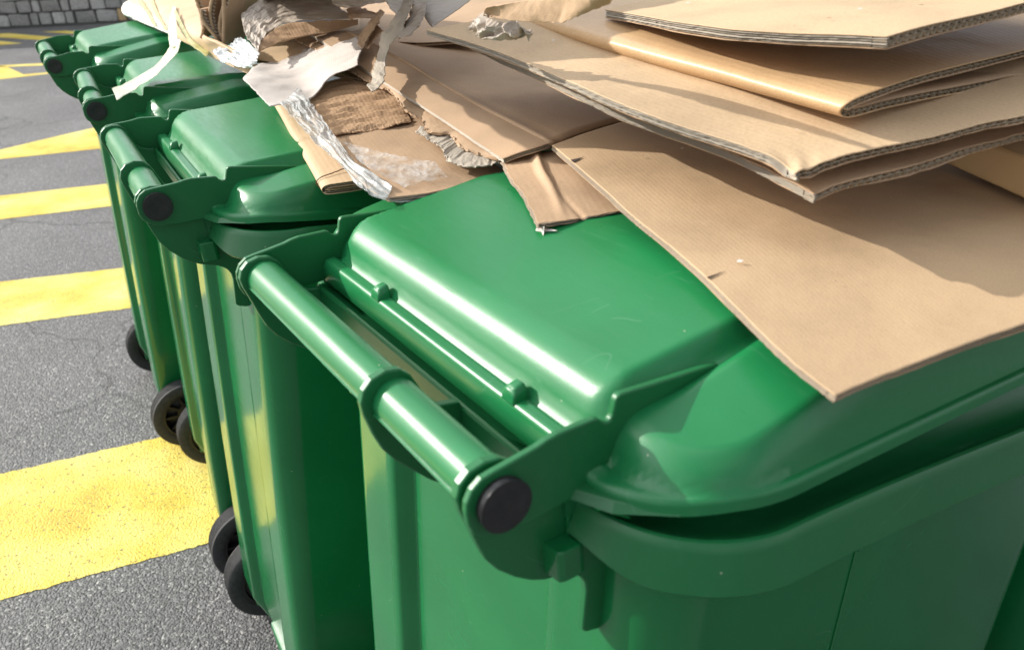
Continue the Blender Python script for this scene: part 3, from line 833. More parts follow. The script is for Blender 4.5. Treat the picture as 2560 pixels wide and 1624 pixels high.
        't': [(0.0454, 0.8316, 1.165), (0.0965, 0.8973, 1.1655), (0.152, 0.9503, 1.1655), (0.5251, 1.3658, 1.1515)]},
 'S2a': {'b': [(-0.0046, 0.8335, 1.152), (0.013, 0.8319, 1.1585), (0.0292, 0.83, 1.163), (0.0441, 0.8383, 1.165)],
         'l': [(-0.0046, 0.8335, 1.152), (-0.0702, 0.9647, 1.165), (-0.161, 1.1476, 1.178), (-0.2188, 1.2787, 1.184), (-0.2947, 1.464, 1.189), (-0.3885, 1.6731, 1.194)],
         'r': [(0.0444, 0.8433, 1.165), (-0.0474, 1.0112, 1.178), (-0.1695, 1.3092, 1.192), (-0.2831, 1.5647, 1.198)],
         't': [(-0.3885, 1.6731, 1.194), (-0.2831, 1.5647, 1.198)]},
 'S2b': {'b': [(0.0454, 0.8316, 1.165), (0.0965, 0.8973, 1.1655), (0.152, 0.9503, 1.1655), (0.5251, 1.3658, 1.1515)],
         'l': [(0.0444, 0.8433, 1.165), (-0.0474, 1.0112, 1.178), (-0.1695, 1.3092, 1.192), (-0.2831, 1.5647, 1.198)],
         'r': [(0.5251, 1.3658, 1.1515), (0.1966, 2.0989, 1.1845)],
         't': [(-0.2831, 1.5647, 1.198), (0.1966, 2.0989, 1.1845)]},
 'S3': {'b': [(-0.0085, 0.8593, 1.147), (-0.0051, 0.8493, 1.147)],
        'l': [(-0.0085, 0.8593, 1.147), (-0.0242, 0.8736, 1.148), (-0.0416, 0.8881, 1.15), (-0.0544, 0.9061, 1.152), (-0.0605, 0.9338, 1.154), (-0.0676, 0.9494, 1.156),
              (-0.082, 0.9409, 1.157), (-0.0959, 0.9622, 1.158), (-0.0978, 0.9869, 1.16), (-0.1084, 1.0166, 1.162), (-0.1242, 1.0396, 1.163), (-0.1356, 1.0833, 1.166),
              (-0.145, 1.1168, 1.167), (-0.1547, 1.147, 1.169), (-0.173, 1.1683, 1.171), (-0.21, 1.2341, 1.175), (-0.2419, 1.2993, 1.178), (-0.3175, 1.4701, 1.183),
              (-0.4255, 1.671, 1.188)],
        'r': [(-0.0051, 0.8493, 1.147), (-0.0717, 0.9836, 1.16), (-0.1643, 1.1708, 1.173), (-0.2234, 1.3047, 1.179), (-0.3008, 1.4934, 1.184), (-0.3964, 1.7062, 1.189)],
        't': [(-0.4255, 1.671, 1.188), (-0.3964, 1.7062, 1.189)]},
 'S3lin': {'b': [(-0.1054, 0.9683, 1.149), (-0.0816, 0.926, 1.147), (-0.0695, 0.8966, 1.146), (-0.0662, 0.8677, 1.143), (-0.0571, 0.8546, 1.142),
                 (-0.0387, 0.8409, 1.141), (-0.0223, 0.8422, 1.141), (-0.007, 0.8593, 1.141)],
           'l': [(-0.1054, 0.9683, 1.149), (-0.1008, 0.9828, 1.1535)],
           'r': [(-0.007, 0.8593, 1.141), (-0.0078, 0.8733, 1.142)],
           't': [(-0.1008, 0.9828, 1.1535), (-0.0687, 0.9632, 1.151), (-0.0586, 0.9431, 1.149), (-0.0554, 0.923, 1.147), (-0.0423, 0.901, 1.145),
                 (-0.0337, 0.8902, 1.144), (-0.0246, 0.8863, 1.143), (-0.0078, 0.8733, 1.142)]},
 'S5': {'b': [(-0.4222, 1.4723, 1.166), (-0.3202, 1.3777, 1.168), (-0.2078, 1.2438, 1.166)],
        'l': [(-0.4222, 1.4723, 1.166), (-0.4769, 1.734, 1.182)],
        'r': [(-0.2078, 1.2438, 1.166), (-0.2942, 1.8143, 1.195)],
        't': [(-0.4769, 1.734, 1.182), (-0.407, 1.7991, 1.188), (-0.2942, 1.8143, 1.195)]},
 'S6': {'b': [(-0.3091, 1.7014, 1.185), (-0.1984, 1.4413, 1.19), (-0.0429, 1.339, 1.205)],
        'l': [(-0.3091, 1.7014, 1.185), (-0.554, 2.8718, 1.22)],
        'r': [(-0.0429, 1.339, 1.205), (0.1398, 1.9092, 1.25)],
        't': [(-0.554, 2.8718, 1.22), (-0.3782, 2.7929, 1.22), (0.1398, 1.9092, 1.25)]},
 'T': {'b': [(0.0242, 0.6729, 1.137), (0.0391, 0.6779, 1.137), (0.0568, 0.6844, 1.1375), (0.1022, 0.704, 1.138), (0.1405, 0.7223, 1.138)],
       'l': [(0.0242, 0.6729, 1.137), (0.0187, 0.7141, 1.139), (0.0141, 0.7439, 1.141), (0.0076, 0.7698, 1.143), (0.002, 0.7888, 1.1435), (-0.0036, 0.8291, 1.1445),
             (-0.0068, 0.8538, 1.145)],
       'r': [(0.1405, 0.7223, 1.138), (0.1218, 0.8562, 1.15)],
       't': [(-0.0068, 0.8538, 1.145), (0.0469, 0.8591, 1.1535), (0.1218, 0.8562, 1.15)]},
 'WB': {'b': [(-0.2872, 1.0752, 1.165), (-0.2489, 0.9958, 1.158), (-0.2228, 0.9382, 1.152), (-0.2, 0.9064, 1.147), (-0.1773, 0.8663, 1.141), (-0.1563, 0.816, 1.137),
              (-0.1364, 0.7775, 1.132), (-0.1188, 0.7738, 1.128)],
        'l': [(-0.2872, 1.0752, 1.165), (-0.2839, 1.1764, 1.167)],
        'r': [(-0.1188, 0.7738, 1.128), (-0.1162, 0.8088, 1.13)],
        't': [(-0.2839, 1.1764, 1.167), (-0.2415, 1.068, 1.16), (-0.2154, 1.0018, 1.154), (-0.194, 0.9468, 1.149), (-0.1715, 0.8905, 1.143), (-0.1504, 0.8516, 1.139),
              (-0.1318, 0.8368, 1.134), (-0.1162, 0.8088, 1.13)]},
 'WB2': {'b': [(-0.1384, 0.8046, 1.133), (-0.1172, 0.7877, 1.124), (-0.0915, 0.7937, 1.12), (-0.0681, 0.8041, 1.121), (-0.0403, 0.8152, 1.123), (-0.0283, 0.8232, 1.124)],
         'l': [(-0.1384, 0.8046, 1.133), (-0.1369, 0.8072, 1.135)],
         'r': [(-0.0283, 0.8232, 1.124), (-0.0292, 0.8274, 1.126)],
         't': [(-0.1369, 0.8072, 1.135), (-0.1168, 0.7988, 1.126), (-0.0926, 0.803, 1.122), (-0.0695, 0.8135, 1.123), (-0.0414, 0.8221, 1.125),
               (-0.0292, 0.8274, 1.126)]},
 'bale': {'b': [(-1.3545, 3.1759, 1.163), (-0.9955, 2.4618, 1.158), (-0.7861, 2.0606, 1.152), (-0.6012, 1.7248, 1.148), (-0.4749, 1.5207, 1.146),
                (-0.3793, 1.3704, 1.146)],
          'l': [(-1.3545, 3.1759, 1.163), (-1.0939, 2.8796, 1.21), (-0.809, 2.4701, 1.25)],
          'r': [(-0.3793, 1.3704, 1.146), (-0.3739, 1.4049, 1.152)],
          't': [(-0.809, 2.4701, 1.25), (-0.788, 2.3255, 1.205), (-0.5717, 1.6629, 1.19), (-0.5354, 1.5945, 1.184), (-0.5011, 1.5621, 1.179), (-0.3739, 1.4049, 1.152)]},
 'board5': {'b': [(-0.5133, 1.6054, 1.175), (-0.503, 1.6994, 1.172)],
            'l': [(-0.5133, 1.6054, 1.175), (-0.4986, 1.61, 1.2654)],
            'r': [(-0.503, 1.6994, 1.172), (-0.4897, 1.7033, 1.2582)],
            't': [(-0.4986, 1.61, 1.2654), (-0.4897, 1.7033, 1.2582)]},
 'boards': [((-0.5716, 1.6598, 1.181), (-0.561, 1.6634, 1.263)), ((-0.5297, 1.6096, 1.177), (-0.541, 1.6059, 1.2358)),
            ((-0.5306, 1.612, 1.176), (-0.5217, 1.6149, 1.2656)), ((-0.5158, 1.6112, 1.175), (-0.5031, 1.6152, 1.2651))],
 'boxR': [(0.4173, 0.7969, 1.15), (0.4763, 0.5518, 1.1346)],
 'chip': {'b': [(0.0222, 0.6784, 1.129), (0.0412, 0.6676, 1.133)],
          'l': [(0.0222, 0.6784, 1.129), (0.0243, 0.6859, 1.131)],
          'r': [(0.0412, 0.6676, 1.133), (0.0308, 0.6833, 1.131)],
          't': [(0.0243, 0.6859, 1.131), (0.0308, 0.6833, 1.131)]},
 'chip2': {'b': [(0.0271, 0.6769, 1.134), (0.0274, 0.675, 1.128), (0.0261, 0.6683, 1.124)],
           'l': [(0.0271, 0.6769, 1.134), (0.0296, 0.6715, 1.136)],
           'r': [(0.0261, 0.6683, 1.124), (0.0268, 0.662, 1.126)],
           't': [(0.0296, 0.6715, 1.136), (0.0295, 0.6686, 1.13), (0.0268, 0.662, 1.126)]},
 'film': {'b': [(-0.1038, 0.8059, 1.133), (-0.0847, 0.8174, 1.134), (-0.0612, 0.8293, 1.134)],
          'l': [(-0.1038, 0.8059, 1.133), (-0.1443, 0.8433, 1.14), (-0.1908, 0.9496, 1.148)],
          'r': [(-0.0612, 0.8293, 1.134), (-0.0749, 0.8601, 1.144)],
          't': [(-0.1908, 0.9496, 1.148), (-0.1327, 0.8866, 1.146), (-0.0749, 0.8601, 1.144)]},
 'film2': {'b': [(-0.0356, 0.8378, 1.118), (-0.0275, 0.8323, 1.11), (-0.0191, 0.8195, 1.107)],
           'l': [(-0.0356, 0.8378, 1.118), (-0.0292, 0.8473, 1.127)],
           'r': [(-0.0191, 0.8195, 1.107), (-0.0085, 0.8324, 1.118), (0.0082, 0.8364, 1.124)],
           't': [(-0.0292, 0.8473, 1.127), (-0.0146, 0.8619, 1.128), (0.0082, 0.8364, 1.124)]},
 'foam': {'b': [(-1.061, 2.507, 1.15), (-0.9337, 2.2968, 1.15), (-0.8015, 2.0812, 1.15), (-0.7191, 1.9472, 1.15)],
          'l': [(-1.061, 2.507, 1.15), (-1.0997, 2.5556, 1.157), (-1.1934, 2.8141, 1.162), (-1.1818, 2.8309, 1.165)],
          'r': [(-0.7191, 1.9472, 1.15), (-0.7062, 1.9315, 1.165)],
          't': [(-1.1818, 2.8309, 1.165), (-1.0609, 2.6232, 1.165), (-0.8433, 2.2051, 1.165), (-0.7062, 1.9315, 1.165)]},
 'tapeA': {'b': [(-0.8223, 2.2224, 1.195), (-0.7542, 1.9961, 1.185), (-0.6673, 1.7428, 1.178), (-0.6293, 1.6444, 1.168)],
           'l': [(-0.8223, 2.2224, 1.195), (-0.8036, 2.1874, 1.197)],
           'r': [(-0.6293, 1.6444, 1.168), (-0.6135, 1.6471, 1.17)],
           't': [(-0.8036, 2.1874, 1.197), (-0.7224, 1.9579, 1.187), (-0.6433, 1.7297, 1.18), (-0.6135, 1.6471, 1.17)]},
 'tapeB': {'b': [(-0.6487, 1.726, 1.176), (-0.6416, 1.676, 1.165), (-0.6484, 1.6512, 1.15), (-0.6583, 1.6323, 1.137), (-0.6798, 1.6351, 1.127), (-0.6969, 1.6232, 1.118),
                 (-0.6877, 1.5504, 1.1195), (-0.6863, 1.4931, 1.1215)],
           'l': [(-0.6487, 1.726, 1.176), (-0.6164, 1.6728, 1.178)],
           'r': [(-0.6863, 1.4931, 1.1215), (-0.6293, 1.377, 1.1235)],
           't': [(-0.6164, 1.6728, 1.178), (-0.5923, 1.5853, 1.167), (-0.6097, 1.5734, 1.152), (-0.6232, 1.5604, 1.139), (-0.6291, 1.5285, 1.129),
                 (-0.6501, 1.5259, 1.12), (-0.6359, 1.4442, 1.1215), (-0.6293, 1.377, 1.1235)]},
 'tapeC': {'b': [(-0.7637, 2.0605, 1.196), (-0.704, 1.9099, 1.182), (-0.6503, 1.7891, 1.172), (-0.6075, 1.6921, 1.165), (-0.5536, 1.6146, 1.155)],
           'l': [(-0.7637, 2.0605, 1.196), (-0.7574, 2.0635, 1.198)],
           'r': [(-0.5536, 1.6146, 1.155), (-0.5629, 1.6631, 1.157)],
           't': [(-0.7574, 2.0635, 1.198), (-0.7005, 1.9258, 1.184), (-0.6484, 1.8053, 1.174), (-0.6136, 1.7299, 1.167), (-0.5629, 1.6631, 1.157)]},
 'tapeD': {'b': [(-1.1057, 2.7018, 1.18), (-0.9714, 2.4122, 1.17), (-0.8975, 2.2466, 1.162), (-0.8424, 2.125, 1.157)],
           'l': [(-1.1057, 2.7018, 1.18), (-1.1164, 2.7531, 1.182)],
           'r': [(-0.8424, 2.125, 1.157), (-0.8402, 2.1385, 1.159)],
           't': [(-1.1164, 2.7531, 1.182), (-0.9748, 2.4439, 1.172), (-0.8965, 2.2666, 1.164), (-0.8402, 2.1385, 1.159)]},
 'tapeE': {'b': [(-1.0128, 2.5672, 1.19), (-0.9108, 2.3192, 1.178), (-0.8403, 2.161, 1.166), (-0.7844, 2.0342, 1.157)],
           'l': [(-1.0128, 2.5672, 1.19), (-1.0061, 2.5739, 1.192)],
           'r': [(-0.7844, 2.0342, 1.157), (-0.7806, 2.0432, 1.159)],
           't': [(-1.0061, 2.5739, 1.192), (-0.9064, 2.3292, 1.18), (-0.8374, 2.1732, 1.168), (-0.7806, 2.0432, 1.159)]},
 'tray': {'b': [(-0.1177, 0.7908, 1.127), (-0.0953, 0.796, 1.128), (-0.0739, 0.8027, 1.129), (-0.0529, 0.8202, 1.1285), (-0.0331, 0.8413, 1.128),
                (-0.0031, 0.8711, 1.129)],
          'l': [(-0.1177, 0.7908, 1.127), (-0.1501, 0.8349, 1.132), (-0.1853, 0.9111, 1.138), (-0.2409, 1.0602, 1.144), (-0.3053, 1.2274, 1.149)],
          'r': [(-0.0031, 0.8711, 1.129), (-0.0545, 0.9678, 1.143), (-0.1483, 1.1965, 1.156)],
          't': [(-0.3053, 1.2274, 1.149), (-0.2312, 1.2191, 1.153), (-0.1483, 1.1965, 1.156)]},
 'tray2': {'b': [(-0.2046, 0.9875, 1.1435), (-0.1933, 0.9898, 1.1455), (-0.1624, 1.0085, 1.1475), (-0.141, 1.0121, 1.148), (-0.1158, 1.0284, 1.15)],
           'l': [(-0.2046, 0.9875, 1.1435), (-0.2496, 1.1071, 1.1485), (-0.3043, 1.2518, 1.153)],
           'r': [(-0.1158, 1.0284, 1.15), (-0.1437, 1.156, 1.158), (-0.1799, 1.2739, 1.163)],
           't': [(-0.3043, 1.2518, 1.153), (-0.2503, 1.3029, 1.163), (-0.1799, 1.2739, 1.163)]},
 'wire': [(0.5052, 1.0107, 1.2)]}
# ------------------------------------------------------------------ cardboard, paper and film
def card(name, base, pink=0., bumpy=.35, wave=.10, gloss=.72):
    mt, n, l, b = new_mat(name)
    uv = n.new('ShaderNodeUVMap')
    tcn = n.new('ShaderNodeTexCoord')
    big = N(n, 'ShaderNodeTexNoise', Scale=7.0, Detail=5.0, Roughness=.6); l.new(tcn.outputs['Object'], big.inputs['Vector'])
    cr = ramp(n, [(.28, [c*.80 for c in base]), (.5, base), (.75, [min(1, c*1.13) for c in base])])
    l.new(big.outputs[0], cr.inputs[0])
    # fibres
    mpf = N(n, 'ShaderNodeMapping'); mpf.inputs['Scale'].default_value = (260, 700, 1)
    fb = N(n, 'ShaderNodeTexNoise', Scale=1.0, Detail=3.0, Roughness=.7)
    l.new(uv.outputs[0], mpf.inputs[0]); l.new(mpf.outputs[0], fb.inputs['Vector'])
    fr = ramp(n, [(.28, (.70, .66, .62)), (.5, (1, 1, 1)), (.8, (1.10, 1.10, 1.12))]); l.new(fb.outputs[0], fr.inputs[0])
    mu = n.new('ShaderNodeMix'); mu.data_type = 'RGBA'; mu.blend_type = 'MULTIPLY'; mu.inputs[0].default_value = .75
    l.new(cr.outputs[0], mu.inputs[6]); l.new(fr.outputs[0], mu.inputs[7])
    # washboard lines following the flutes
    sx = n.new('ShaderNodeSeparateXYZ'); l.new(uv.outputs[0], sx.inputs[0])
    wn = N(n, 'ShaderNodeTexNoise', Scale=30.0, Detail=2.0); l.new(uv.outputs[0], wn.inputs['Vector'])
    mf = N(n, 'ShaderNodeMath', op='MULTIPLY_ADD'); mf.inputs[1].default_value = 2*pi/.0068
    l.new(sx.outputs[0], mf.inputs[0])
    wj = N(n, 'ShaderNodeMath', op='MULTIPLY'); wj.inputs[1].default_value = 1.5; l.new(wn.outputs[0], wj.inputs[0]); l.new(wj.outputs[0], mf.inputs[2])
    sn = N(n, 'ShaderNodeMath', op='SINE'); l.new(mf.outputs[0], sn.inputs[0])
    mr = N(n, 'ShaderNodeMapRange'); mr.inputs[1].default_value = -1; mr.inputs[2].default_value = -.4
    mr.inputs[3].default_value = .93; mr.inputs[4].default_value = 1; l.new(sn.outputs[0], mr.inputs[0])
    mu2 = n.new('ShaderNodeMix'); mu2.data_type = 'RGBA'; mu2.blend_type = 'MULTIPLY'; mu2.inputs[0].default_value = wave*1.6
    l.new(mu.outputs[2], mu2.inputs[6]); l.new(mr.outputs[0], mu2.inputs[7])
    l.new(mu2.outputs[2], b.inputs['Base Color'])
    b.inputs['Roughness'].default_value = gloss; b.inputs['Specular IOR Level'].default_value = .35
    bp = N(n, 'ShaderNodeBump', Strength=.25*wave, Distance=.0015); l.new(sn.outputs[0], bp.inputs['Height'])
    bq = N(n, 'ShaderNodeBump', Strength=bumpy, Distance=.0006); l.new(fb.outputs[0], bq.inputs['Height']); l.new(bp.outputs[0], bq.inputs['Normal'])
    n3 = N(n, 'ShaderNodeTexNoise', Scale=28.0, Detail=3.0); l.new(tcn.outputs['Object'], n3.inputs['Vector'])
    b3 = N(n, 'ShaderNodeBump', Strength=.25, Distance=.004); l.new(n3.outputs[0], b3.inputs['Height']); l.new(bq.outputs[0], b3.inputs['Normal'])
    l.new(b3.outputs[0], b.inputs['Normal'])
    return mt

M_CARD = card('tan_cardboard', (.49, .345, .205), wave=.13)
M_CARD_PINK = card('brown_cardboard', (.42, .285, .175))
M_CARD_PALE = card('pale_tan_cardboard', (.53, .385, .235), wave=.15)
M_CARD_GLOSS = card('smooth_kraft_cardboard', (.52, .345, .185), wave=.18, gloss=.38)
M_TORN = card('torn_grey_paper', (.42, .37, .30), bumpy=.9, wave=.1)
M_EDGE = card('cut_cardboard_edge', (.36, .29, .215), bumpy=.8, wave=0)
M_FLUTE = card('flute_paper', (.50, .42, .31), bumpy=.5, wave=0)
M_BROWNPAPER = card('brown_paper', (.42, .27, .155), bumpy=.5, wave=.3)
M_PALE = card('pale_torn_paper', (.58, .53, .485), bumpy=.6, wave=.35)
M_KRAFTPALE = card('wrinkled_kraft_paper', (.50, .43, .355), bumpy=.5, wave=.1, gloss=.5)
M_CREASED = card('creased_grey_kraft', (.40, .34, .28), bumpy=.6, wave=.1, gloss=.5)

def film(name, base, alpha, rough=.12, trans=0.):
    mt, n, l, b = new_mat(name)
    tcn = n.new('ShaderNodeTexCoord')
    nz = N(n, 'ShaderNodeTexNoise', Scale=45.0, Detail=6.0, Roughness=.6); l.new(tcn.outputs['Object'], nz.inputs['Vector'])
    mr = N(n, 'ShaderNodeMapRange'); mr.inputs[1].default_value = .35; mr.inputs[2].default_value = .7
    mr.inputs[3].default_value = max(0, alpha-.22); mr.inputs[4].default_value = min(1, alpha+.25)
    l.new(nz.outputs[0], mr.inputs[0]); l.new(mr.outputs[0], b.inputs['Alpha'])
    b.inputs['Base Color'].default_value = tuple(base)+(1,)
    b.inputs['Roughness'].default_value = rough
    b.inputs['Transmission Weight'].default_value = trans
    bp = N(n, 'ShaderNodeBump', Strength=.7, Distance=.003); l.new(nz.outputs[0], bp.inputs['Height']); l.new(bp.outputs[0], b.inputs['Normal'])
    return mt
M_FILM = film('clear_wrap', (.62, .64, .63), .42, .10)
M_FILMC = film('thin_clear_film', (.7, .72, .71), .10, .06)
M_WHITEWRAP = film('white_wrap', (.80, .82, .82), .93, .3)
M_TAPE = film('pale_yellow_tape', (.80, .82, .62), .82, .2)
M_TAPEY = film('yellow_tape', (.62, .60, .24), .72, .25)
M_FOAM = simple('white_foam_sheet', (.74, .73, .68), .7, .3, 60.)

def poly_at(P):
    P = [Vector(p) for p in P]
    L = [0]
    for a, b in zip(P, P[1:]): L.append(L[-1]+max(1e-9, (b-a).length))
    T = L[-1]
    def f(t):
        s = min(max(t, 0), 1)*T
        for i in range(len(P)-1):
            if s <= L[i+1] or i == len(P)-2:
                k = (s-L[i])/(L[i+1]-L[i]); return P[i].lerp(P[i+1], min(1, max(0, k)))
    return f, T

def chaikin(P, n=2):
    P = [Vector(p) for p in P]
    if len(P) < 3: return P
    for _ in range(n):
        q = [P[0]]
        for a, b in zip(P, P[1:]): q += [a.lerp(b, .25), a.lerp(b, .75)]
        P = q+[P[-1]]
    return P

def coons(d):
    (fb, Lb), (ft, Lt), (fl, Ll), (fr, Lr) = (poly_at(chaikin(d[k])) for k in 'btlr')
    c00, c10, c01, c11 = fb(0), fb(1), ft(0), ft(1)
    def P(u, v):
        return (fb(u)*(1-v)+ft(u)*v) + (fl(v)*(1-u)+fr(v)*u) - (c00*(1-u)*(1-v)+c10*u*(1-v)+c01*(1-u)*v+c11*u*v)
    return P, max(Lb, Lt), max(Ll, Lr)

def folded(d, smooth=3):
    """section polyline (v) swept along a vector (u)"""
    sec = [Vector(p) for p in d['sec']]
    for _ in range(smooth):
        q = [sec[0]]
        for a, b in zip(sec, sec[1:]): q += [a.lerp(b, .25), a.lerp(b, .75)]
        q.append(sec[-1]); sec = q
    f, L = poly_at(sec); V = Vector(d['V'])
    lo = min(sec, key=lambda p: p.z); gr = d.get('grow', 0)
    def P(u, v): return lo+(f(v)-lo)*(1+gr*u)+V*u
    return P, V.length, L

def nrm(P, u, v, e=.004):
    u0, u1 = max(0, u-e), min(1, u+e); v0, v1 = max(0, v-e), min(1, v+e)
    n_ = (P(u1, v)-P(u0, v)).cross(P(u, v1)-P(u, v0))
    return n_.normalized() if n_.length > 1e-12 else Vector((0, 0, 1))

def grid_mesh(name, F, nu, nv, mat, parent=None, thick=None, Lu=1, Lv=1, smooth=True, us=None, vs=None):
    bm = bmesh.new(); uvl = bm.loops.layers.uv.new('UVMap')
    us = us or [i/nu for i in range(nu+1)]; vs = vs or [j/nv for j in range(nv+1)]
    g = [[bm.verts.new(F(u, v)) for v in vs] for u in us]
    for i in range(len(us)-1):
        for j in range(len(vs)-1):
            f = bm.faces.new((g[i][j], g[i+1][j], g[i+1][j+1], g[i][j+1]))
            for lp, (a, b_) in zip(f.loops, ((us[i], vs[j]), (us[i+1], vs[j]), (us[i+1], vs[j+1]), (us[i], vs[j+1]))):
                lp[uvl].uv = (a*Lu, b_*Lv)
            f.smooth = smooth
    me = bpy.data.meshes.new(name); bm.to_mesh(me); bm.free()
    o = link_mesh(name, me, mat, parent)
    if thick:
        md = o.modifiers.new('solid', 'SOLIDIFY'); md.thickness = thick; md.offset = -1
    return o

def noisy(P, amp_edge=0., sides='', freq=90., dent=.0, dfreq=9., ew=.03, seed=0., crush=0.):
    """patch with a ragged outline on some sides and gentle dents"""
    def F(u, v):
        p = P(u, v)
        e = 0; d = Vector((0, 0, 0))
        if amp_edge:
            for s in sides:
                if s == 'b': k = max(0, 1-v/ew); dr = P(u, min(1, v+.02))-p
                elif s == 't': k = max(0, 1-(1-v)/ew); dr = P(u, max(0, v-.02))-p
                elif s == 'l': k = max(0, 1-u/ew); dr = P(min(1, u+.02), v)-p
                else: k = max(0, 1-(1-u)/ew); dr = P(max(0, u-.02), v)-p
                if k > 0 and dr.length > 1e-9:
                    q = p*freq
                    a = .6*noise.noise(q+Vector((seed, 0, 0)))+.4*noise.noise(q*2.7+Vector((0, seed, 0)))
                    p = p + dr.normalized()*amp_edge*k*(a+.35)
        if dent:
            q = p*dfreq
            p = p + Vector((0, 0, 1))*dent*(noise.noise(q+Vector((seed, 3, 1)))+.5*noise.noise(q*2.3))
        return p
    return F

def board(label, cat, P, Lu, Lv, thick=.0058, flutes='b', plain='', mat=None, rag=.0008, dent=.0012, nu=70, nv=50, flip=1, seed=0., name='cardboard_sheet', group=None, walls=2, vrange=None, mat_under=None):
    """corrugated board: two liners with real flutes showing along the cut sides"""
    mat = mat or M_CARD
    root = empty(name)
    tag(root, label, cat, group)
    F = noisy(P, rag, flutes+plain, 120., dent, 9., .03, seed)
    n0 = nrm(P, .5, .5)
    sg = flip
    def Fn(u, v): return nrm(P, u, v)*sg
    us = sorted(set([0, .004, .012, .02, .03]+[i/nu for i in range(nu+1)]+[1-.03, 1-.02, 1-.012, 1-.004, 1]))
    vs = sorted(set([0, .004, .012, .02, .03]+[i/nv for i in range(nv+1)]+[1-.03, 1-.02, 1-.012, 1-.004, 1]))
    lt = .0006
    grid_mesh('top_liner', F, nu, nv, mat, root, lt if sg > 0 else -lt, Lu, Lv, True, us, vs)
    F2 = noisy(P, rag*1.3, flutes+plain, 110., dent, 9., .03, seed+5)
    # keep dents identical, only the edge differs
    def G(u, v): return F2(u, v)-Fn(u, v)*(thick-lt)
    grid_mesh('bottom_liner', G, nu//2, nv//2, mat_under or M_CARD_PINK, root, lt if sg > 0 else -lt, Lu, Lv)
    Fd = noisy(P, 0, '', 1, dent, 9., .03, seed)
    # flutes
    for s in flutes:
        bm = bmesh.new()
        Ls = Lu if s in 'bt' else Lv
        Lx = Lv if s in 'bt' else Lu
        wl = .0088; M = int(min(1100, Ls/wl*9))
        dep = .011/Lx
        hs = [(lt, thick-lt)] if walls == 1 else [(lt, thick*.5-.0002), (thick*.5+.0002, thick-lt)]
        def at(t, q):
            return {'b': (t, q), 't': (t, 1-q), 'l': (q, t), 'r': (1-q, t)}[s]
        for wi, (h0, h1) in enumerate(hs):
            pv = None
            for i in range(M+1):
                t = i/M
                ph = 2*pi*t*Ls/(wl*(1 if wi == 0 else .8))+1.3*wi+1.2*noise.noise(Vector((t*Ls*25, seed, wi)))
                cr_ = .5+.5*max(-1, min(1, 1.25*sin(ph)))
                h = h0+(h1-h0)*cr_
                a = at(t, .0006/Lx+.0012/Lx*abs(noise.noise(Vector((t*Ls*300, wi, seed))))); c_ = at(t, dep)
                n_ = Fn(*a)
                v0 = bm.verts.new(Fd(*a)-n_*h); v1 = bm.verts.new(Fd(*c_)-n_*h)
                if pv: bm.faces.new((pv[0], v0, v1, pv[1]))
                pv = (v0, v1)
        if walls == 2:
            pv = None
            for i in range(M//4+1):
                t = i/(M//4)
                a = at(t, .0004/Lx); c_ = at(t, dep); n_ = Fn(*a)
                v0 = bm.verts.new(Fd(*a)-n_*thick*.5); v1 = bm.verts.new(Fd(*c_)-n_*thick*.5)
                if pv: bm.faces.new((pv[0], v0, v1, pv[1]))
                pv = (v0, v1)
        o = obj('fluting', bm, M_FLUTE, root)
        for p in o.data.polygons: p.use_smooth = False
        bm = bmesh.new(); pv = None              # closing wall deep inside, shade between the flutes painted as near-black
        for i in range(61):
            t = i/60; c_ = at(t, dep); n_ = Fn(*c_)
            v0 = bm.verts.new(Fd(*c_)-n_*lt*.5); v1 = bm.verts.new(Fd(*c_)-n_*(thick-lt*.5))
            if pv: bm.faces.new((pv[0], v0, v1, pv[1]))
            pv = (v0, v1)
        obj('gap_shade_wall', bm, M_GAPSHADE, root)
    # crushed plain edges: a few ragged plies
    for s in plain:
        bm = bmesh.new()
        Lx = Lv if s in 'bt' else Lu; Ls = Lu if s in 'bt' else Lv
        M = int(min(500, Ls/.0015))
        rows = [(.0, 0), (.08, .0034), (.20, -.0002), (.30, .0040), (.43, .0004), (.54, .0038), (.66, -.0010), (.77, .0034), (.88, .0001), (1, .0022)]
        pv = None
        for i in range(M+1):
            t = i/M; vsx = []
            for k, (hh, q) in enumerate(rows):
                q2 = q+.0009*noise.noise(Vector((t*Ls*130, k*3.1, seed)))+.0006*noise.noise(Vector((t*Ls*500, k*1.1, seed)))
                a = {'b': (t, max(0, q2/Lx)), 't': (t, 1-max(0, q2/Lx)), 'l': (max(0, q2/Lx), t), 'r': (1-max(0, q2/Lx), t)}[s]
                p = Fd(*a)-Fn(*a)*(lt*.5+(thick-lt)*hh)
                if q2 < 0:
                    inn = Fd(*{'b': (t, .02), 't': (t, .98), 'l': (.02, t), 'r': (.98, t)}[s])-Fd(*a)
                    p += inn.normalized()*q2 if inn.length > 0 else Vector()
                vsx.append(bm.verts.new(p))
            if pv:
                for k in range(len(rows)-1): bm.faces.new((pv[k], vsx[k], vsx[k+1], pv[k+1]))
            pv = vsx
        obj('crushed_edge', bm, M_TORN if noise.noise(Vector((seed*1.7, .3, .1))) > -.1 else M_EDGE, root)
    return root

